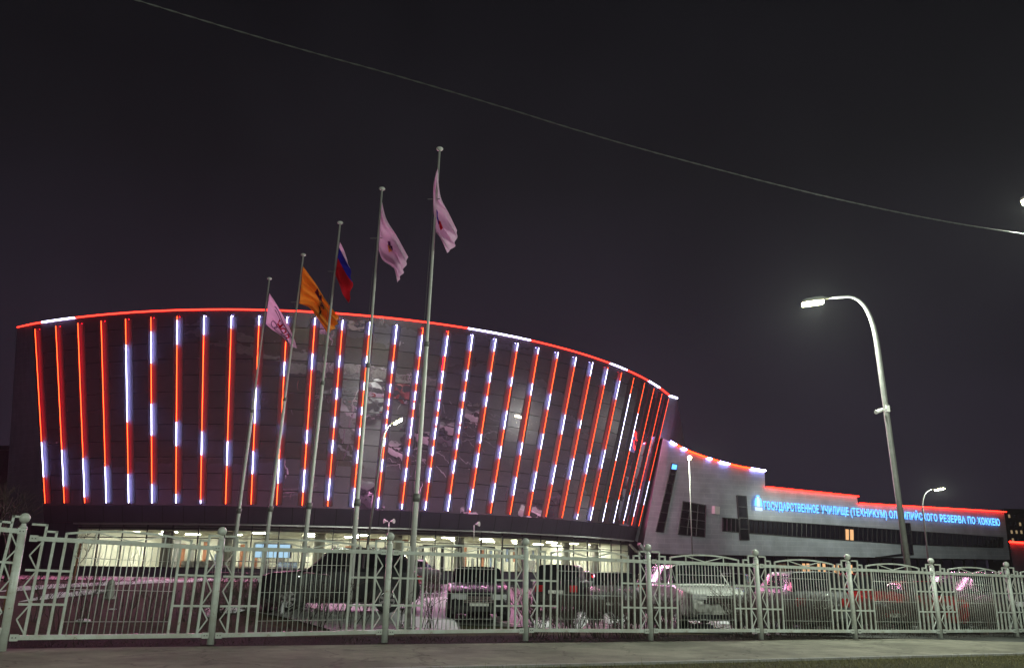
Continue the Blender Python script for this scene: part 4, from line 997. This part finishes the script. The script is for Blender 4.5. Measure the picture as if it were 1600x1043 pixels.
car('van', 'black', gat(880, 955), 170, 'dark people carrier behind the hedge between two fence posts mid view')
car('sedan', 'grey', gat(962, 962), -8, 'dark grey saloon hidden behind the twigs left of the silver off-roader')
car('van', 'grey', gat(1250, 984), 178, 'grey hatch with its pale number plate towards the fence, left of the red cars')
car('van', 'red', gat(1332, 981), 12, 'red hatch parked right beside the grey hatch, roof catching blue light')
car('sedan', 'red', gat(1432, 983), 175, 'red saloon with its number plate towards the fence, right of the other red car')
car('suv', 'black', gat(1548, 984), 8, 'black off-roader behind the fence near the right edge')
for k, (c, kd) in enumerate((('white', 'sedan'), ('black', 'suv'), ('white', 'van'), ('grey', 'sedan'), ('silver', 'sedan'), ('black', 'sedan'), ('white', 'suv'), ('beige', 'van'))):
    words = ['first', 'second', 'third', 'fourth', 'fifth', 'sixth', 'seventh', 'eighth'][k]
    car(kd, c, (3.2 + k * 3.9 + random.uniform(-.3, .3), 41.8 + random.uniform(-.6, .6)), -20 + random.uniform(-5, 5) + (180 if k in (1, 4) else 0), '%s %s from the entrance, %s car in the middle row of the lot' % (c, {'sedan': 'saloon', 'suv': 'off-roader', 'van': 'hatch'}[kd], words))
for k, (c, kd, x, y, yw) in enumerate((('white', 'sedan', 6.0, 60, 20), ('silver', 'suv', 15.5, 66, -10), ('black', 'van', 20, 67, -14), ('grey', 'sedan', 27, 70, -30))):
    car(kd, c, (x, y), yw, ['white saloon nearest the glass front, below the right half of the stripes', 'silver off-roader close under the right end of the glass', 'black people carrier parked by the corner of the glass and the grey wall', 'grey saloon parked before the curved grey wall'][k])
for k, (c, kd, s, d, yw) in enumerate((('white', 'van', -16, -21.5, 115), ('silver', 'sedan', -6, -21.6, 115), ('black', 'sedan', 4, -21.5, 115), ('white', 'sedan', 15, -21.6, 115), ('red', 'suv', 25, -21.5, 115), ('beige', 'sedan', -1, -29, -65))):
    car(kd, c, Vector((*fl(s, d), 0)), yw, ['white hatch at the kerb of the road behind the viewer', 'silver saloon at the kerb of the road behind the viewer', 'black saloon at the kerb of the road behind the viewer', 'white saloon at the kerb of the road behind the viewer', 'red off-roader at the kerb of the road behind the viewer', 'beige saloon on the far side of the road behind the viewer'][k], 'cars along the road behind')

t = thing('ramp_railing', 'low steel railing of three thin bars before the lobby, left of the flagpoles', 'railing', gat(400, 905)); p0, p1 = at(332, 892, 50), at(474, 890, 49)
p0.z = gz(p0.x, 50) - .02; p1.z = gz(p1.x, 49) - .02
m = MB()
for k in range(8): a = p0.lerp(p1, k / 7); m.tube([a, a + Vector((0, 0, 1.12))], .028, 8); m.box(a + Vector((0, 0, .03)), (.14, .14, .03))
m.bar(p0 + Vector((0, 0, .05)), p1 + Vector((0, 0, .05)), .06, .02)
m.build('railing_posts', M['galv'], t)
for h in (1.12, .80, .46): m = MB(); m.tube([p0 + Vector((-.3, 0, h)), p1 + Vector((.3, 0, h))], .026, 8); m.build('rail', M['galv'], t)
# ------------------------------------------------------------------ crowd barriers
def barrier(label, p0, p1):
    t = thing('crowd_barrier', label, 'barrier', (p0 + p1) / 2, 'crowd barriers')
    d = (p1 - p0).normalized(); l = (p1 - p0).length; up = Vector((0, 0, 1)); h = 1.12
    m = MB(); P = lambda x, z: p0 + d * x + up * z
    m.tube([P(.03, .18), P(.03, h - .12)] + [P(.03 + .12 * (1 - cos(a)), h - .12 + .12 * sin(a)) for a in linspace(.2, pi / 2, 5)] + [P(l - .03 - .12 * (1 - cos(a)), h - .12 + .12 * sin(a)) for a in linspace(pi / 2, .2, 5)] + [P(l - .03, h - .12), P(l - .03, .18)], .02, 8)
    m.tube([P(.03, .2), P(l - .03, .2)], .018, 8); m.build('frame', M['galv'], t)
    m = MB()
    for x in linspace(.13, l - .13, 15): m.tube([P(x, .2), P(x, h)], .007, 6)
    m.build('rods', M['galv'], t)
    sd = d.cross(up)
    for x in (.15, l - .15):
        m = MB(); m.tube([P(x, .0) + sd * -.32 + up * .02, P(x, .10) + sd * -.2, P(x, .19), P(x, .10) + sd * .2, P(x, 0) + sd * .32 + up * .02], .016, 8); m.build('foot', M['galv'], t)
barrier('left one of two steel crowd barriers standing on the paving', gat(434, 952), gat(466, 957))
barrier('right one of two steel crowd barriers standing on the paving', gat(468, 958), gat(512, 968))

# ------------------------------------------------------------------ bare shrubs, hedge, trees, bits on the lawn
def twigmesh(name, h, n, spread, seed, depth=2, r0=.012, mt=None, sub=3):
    rs = random.Random(seed); m = MB()
    def grow(p, d, l, r, lev):
        pts = [p]; q = p.copy(); dd = d.copy()
        for k in range(3):
            dd = (dd + Vector((rs.gauss(0, .16), rs.gauss(0, .16), rs.gauss(.06, .1)))).normalized(); q = q + dd * l / 3; pts.append(q.copy())
        m.tube(pts, [r, r * .85, r * .65, r * .4], 4 if lev else 5, caps=False)
        if lev < depth:
            for k in range(rs.randint(sub - 1, sub + 1)):
                s = rs.uniform(.3, 1); b = pts[min(2, int(s * 3))].lerp(pts[min(3, int(s * 3) + 1)], s * 3 - int(s * 3) if s < 1 else 0)
                nd = (dd + Vector((rs.gauss(0, .55), rs.gauss(0, .55), rs.gauss(.1, .35)))).normalized(); grow(b, nd, l * rs.uniform(.4, .65), r * .6, lev + 1)
    for k in range(n):
        a = rs.uniform(0, 2 * pi); rr_ = rs.uniform(0, spread * .35)
        d = Vector((cos(a) * rs.uniform(.05, .5) * spread, sin(a) * rs.uniform(.05, .5) * spread, 1)).normalized()
        grow(Vector((cos(a) * rr_, sin(a) * rr_, 0)), d, h * rs.uniform(.55, .8), r0, 0)
    return m.build(name, mt or M['twig'], loc=(0, 0, 0))
# dense clipped hedge row on the right
protos = [twigmesh('shrub', 1.25, 16, .9, 20 + k, 2, .013, None, 4) for k in range(4)]
cnt = 0
def place(pr, x, y, s, label, group, cat='shrub', name=None, sz=1.):
    global cnt
    o = pr if not pr.get('placed') else pr.copy()
    if pr.get('placed'): COL.objects.link(o)
    pr['placed'] = 1
    if name: o.name = name
    o.location = (x, y, gz(x, y) - .02); o.rotation_euler = (0, 0, random.uniform(0, 6.28)); o.scale = (s, s, s * sz); tag(o, label, cat, group); cnt += 1
    return o
for k in range(46):
    s = 1.2 + k * .58 + random.uniform(-.12, .12); d = 1.0 + random.uniform(-.25, .45)
    x, y = fl(s, d)
    if topx(Vector((x, y, gz(x, y) + .5))) > 1040 and topx(Vector((x, y, gz(x, y) + .5))) < 1128: continue
    place(protos[k % 4], x, y, random.uniform(.80, 1.06), 'leafless dark shrub in the hedge row right behind the fence', 'hedge shrubs behind the fence')
for k in range(22):
    s = 4.5 + k * 1.15 + random.uniform(-.3, .3); x, y = fl(s, 2.0 + random.uniform(-.2, .4))
    if 1030 < topx(Vector((x, y, gz(x, y) + .5))) < 1140: continue
    place(protos[(k * 3 + 1) % 4], x, y, random.uniform(.75, 1.05), 'leafless dark shrub in the hedge row right behind the fence', 'hedge shrubs behind the fence')
thin = [twigmesh('sapling_shrub', 1.25, 5, .6, 40 + k, 2, .011, M['bark'], 3) for k in range(3)]
for k, (px, py) in enumerate(((88, 985), (128, 978), (150, 960), (196, 972), (228, 968), (252, 972), (270, 960), (292, 970), (318, 975), (352, 978), (388, 972), (430, 975), (452, 978), (480, 985), (497, 988), (540, 988), (566, 988), (622, 988), (655, 988), (676, 988), (50, 970), (20, 940), (205, 940), (240, 935), (140, 930))):
    p = gat(px, min(py, 983)); place(thin[k % 3], p.x, p.y, random.uniform(.65, 1.05), 'thin bare lawn shrub with a few dark stems behind the fence', 'thin bare shrubs on the lawn')
# round clipped shrubs (dense balls of twigs)
def ballshrub(px, py, rx, rz, label, seed):
    rs = random.Random(seed); p = gat(px, py); m = MB()
    t = thing('clipped_shrub', label, 'shrub', p)
    for k in range(900):
        a = rs.uniform(0, 2 * pi); c = rs.uniform(-.15, 1); q = sqrt(max(0, 1 - c * c)); f_ = rs.uniform(.55, 1.0)
        s = Vector((cos(a) * q * rx * f_, sin(a) * q * rx * f_, rz * .15 + c * rz * f_ * .85)); d = (Vector((s.x, s.y, s.z * .6)).normalized() + Vector((rs.gauss(0, .5), rs.gauss(0, .5), rs.gauss(.2, .4)))).normalized()
        m.tube([p + s, p + s + d * rs.uniform(.10, .22)], [.006, .002], 3, caps=False)
    m.build('twig_mass', M['twig'], t)
    m = MB()
    for k in range(9): a = k * .7; m.tube([p + Vector((.05 * cos(a), .05 * sin(a), 0)), p + Vector((rx * .5 * cos(a), rx * .5 * sin(a), rz * .6))], [.02, .01], 5)
    m.build('stem', M['bark'], t)
ballshrub(948, 966, .75, 1.05, 'rounded clipped bare shrub behind the fence, left of the silver off-roader', 1)
ballshrub(672, 926, .6, .8, 'rounded clipped bare shrub at the edge of the bright snow', 2)
ballshrub(345, 936, .95, 1.0, 'leftmost of three rounded clipped shrubs left of the crowd barriers', 5)
ballshrub(383, 946, .85, 1.0, 'middle of three rounded clipped shrubs left of the crowd barriers', 6)
ballshrub(418, 941, .75, .85, 'rightmost of three rounded clipped shrubs left of the crowd barriers', 7)
ballshrub(590, 945, .55, .7, 'rounded clipped bare shrub beside the rear of the black off-roader', 3)
def tree(label, base, h, lean, seed, r=.09):
    rs = random.Random(seed); t = thing('bare_tree', label, 'tree', base); tr = MB(); cr = MB()
    def grow(mb, p, d, l, r, lev):
        pts = [p]; q = p.copy(); dd = d.copy()
        for k in range(4):
            dd = (dd + Vector((rs.gauss(0, .13), rs.gauss(0, .13), rs.gauss(.04, .08)))).normalized(); q = q + dd * l / 4; pts.append(q.copy())
        mb.tube(pts, [r, r * .9, r * .75, r * .6, r * .4], 6 if lev < 2 else 4, caps=False)
        if lev < 4:
            for k in range(4 if lev < 2 else 3):
                s = rs.uniform(.35, 1) * 4; i = min(3, int(s)); b = pts[i].lerp(pts[i + 1], min(1, s - i))
                nd = (dd + Vector((rs.gauss(0, .6), rs.gauss(0, .6), rs.gauss(.15, .4)))).normalized(); grow(cr, b, nd, l * rs.uniform(.5, .72), r * .5, lev + 1)
    grow(tr, base, Vector(lean).normalized(), h * .5, r, 0)
    tr.build('trunk', M['bark'], t); cr.build('crown', M['twig'], t)
p = at(12, 890, 36); p.z = gz(p.x, 36)
tree('bare spreading tree at the far left before the grey side wall', p, 5.4, (.1, 0, 1), 11, .08)
p = at(-25, 890, 33); p.z = gz(p.x, 33)
tree('bare tree half outside the left edge of the view', p, 4.6, (.12, 0, 1), 15, .07)
p = gat(118, 912); tree('thin staked young tree in front of the left end of the lobby', p, 3.0, (.02, 0, 1), 13, .028)
t = thing('tree_stake', 'reddish wooden stake supporting the thin young tree by the lobby', 'stake', p); m = MB()
m.bar(p + Vector((-.10, -.05, -.1)), p + Vector((-.02, -.05, 1.75)), .06, .06); m.build('post', M['stake'], t); m = MB(); m.bar(p + Vector((-.05, -.05, 1.4)), p + Vector((.03, 0, 1.4)), .03, .05); m.build('tie', M['frame'], t)
p = gat(8, 945); t = thing('tree_stake', 'ochre wooden stake behind the leftmost fence panel', 'stake', p); m = MB()
m.bar(p + Vector((0, 0, -.1)), p + Vector((.05, 0, 1.5)), .07, .07); m.build('post', M['stake'], t); m = MB(); m.bar(p + Vector((.03, -.05, 1.1)), p + Vector((.07, .06, 1.1)), .03, .05); m.build('tie', M['frame'], t)
p = gat(173, 919); t = thing('bollard', 'squat grey concrete bollard on the lawn by the snowy walk', 'bollard', p); m = MB()
m.lathe(p, [(.14, 0), (.15, .05), (.12, .3), (.11, .5), (.06, .58), (.01, .6)], 14); m.build('body', M['concrete'], t); m = MB(); m.lathe(p, [(.19, -.05), (.19, .03), (.15, .05)], 14); m.build('base', M['concrete'], t)
def rock(label, px, py, r, seed):
    p = gat(px, py); bm = bmesh.new(); bmesh.ops.create_icosphere(bm, subdivisions=3, radius=r); rs = random.Random(seed)
    ds = [(Vector((rs.gauss(0, 1), rs.gauss(0, 1), rs.gauss(0, 1))).normalized(), rs.uniform(.55, .95)) for _ in range(14)]
    for v in bm.verts:
        for d, c in ds:
            q = v.co.dot(d) - r * c
            if q > 0: v.co -= d * q
        v.co.z *= .75
    me = bpy.data.meshes.new('boulder'); bm.to_mesh(me); bm.free(); me.materials.append(M['stone'])
    o = bpy.data.objects.new('boulder', me); COL.objects.link(o); o.location = p + Vector((0, 0, r * .4)); tag(o, label, 'boulder')
rock('yellowish boulder behind the fence right of the silver off-roader', 1166, 977, .32, 4)
# verge grass in front of the path, tufts on lawn and soil
m = MB(); rs = random.Random(9)
for k in range(15000):
    s = rs.uniform(-5, 26); d = -4.05 - abs(rs.gauss(0, 1.0)) - .02
    x, y = fl(s, d); z = gz(x, y); h = rs.uniform(.02, .075) * (1 + 1.2 * (rs.random() < .02)); a = rs.uniform(0, 6.28); b = rs.gauss(0, .035)
    w = .004; m.poly([(x - w * cos(a), y - w * sin(a), z), (x + w * cos(a), y + w * sin(a), z), (x + b, y + rs.gauss(0, .03), z + h)])
tag(m.build('grass', M['blade']), kind='stuff')
m = MB()
for k in range(9000):
    s = rs.uniform(-16, 26); d = rs.uniform(-.14, 1.5) if rs.random() < .7 else rs.uniform(1.5, 7)
    if d > 1.5 and s > 1: continue
    x, y = fl(s, d); z = gz(x, y) + .015; h = rs.uniform(.02, .08); a = rs.uniform(0, 6.28)
    w = .006; m.poly([(x - w * cos(a), y - w * sin(a), z), (x + w * cos(a), y + w * sin(a), z), (x + rs.gauss(0, .06), y + rs.gauss(0, .04), z + h)])
tag(m.build('ground_litter', M['bark']), kind='stuff')
# apartment blocks across the road behind the viewer: they show in the mirror glass
def backblock(label, x, y, w, h, nx, ny, seed):
    t = thing('apartment_block', label, 'apartment block', (x, y, 0)); m = MB(); m.box((x, y - 7, h / 2), (w, 14, h)); m.box((x, y - 7, h + .4), (w + .8, 14.8, .8)); m.build('wall', M['backwall'], t)
    r = random.Random(seed); wl = MB(); wd = MB()
    for a in range(nx):
        for b in range(ny):
            (wl if r.random() < .35 else wd).box((x - w / 2 + w * (a + .5) / nx, y + .06, h * (b + .55) / ny), (w / nx * .5, .1, h / ny * .55))
    wd.build('window', M['winglass'], t); wl.build('lit_window', M['farwin'], t)
backblock('apartment block with lit windows across the road, straight behind the viewer', 4, -38, 46, 16, 18, 5, 1)
backblock('apartment block with lit windows across the road, behind the viewer to the right', 55, -22, 40, 16, 16, 5, 2)

# thin night haze round everything near
m = MB(); m.box((10, 60, 28), (420, 400, 64))
hz = bpy.data.materials.new('haze'); hz.use_nodes = True; t = hz.node_tree; t.nodes.remove(t.nodes['Principled BSDF'])
pv = t.nodes.new('ShaderNodeVolumePrincipled'); pv.inputs['Color'].default_value = (.9, .9, .92, 1); pv.inputs['Density'].default_value = .0002; pv.inputs['Anisotropy'].default_value = .55
t.links.new(pv.outputs[0], t.nodes['Material Output'].inputs['Volume'])
tag(m.build('haze', hz), kind='stuff')

for o in bpy.data.objects:
    for kx in ('_o', 'placed'):
        if kx in o: del o[kx]
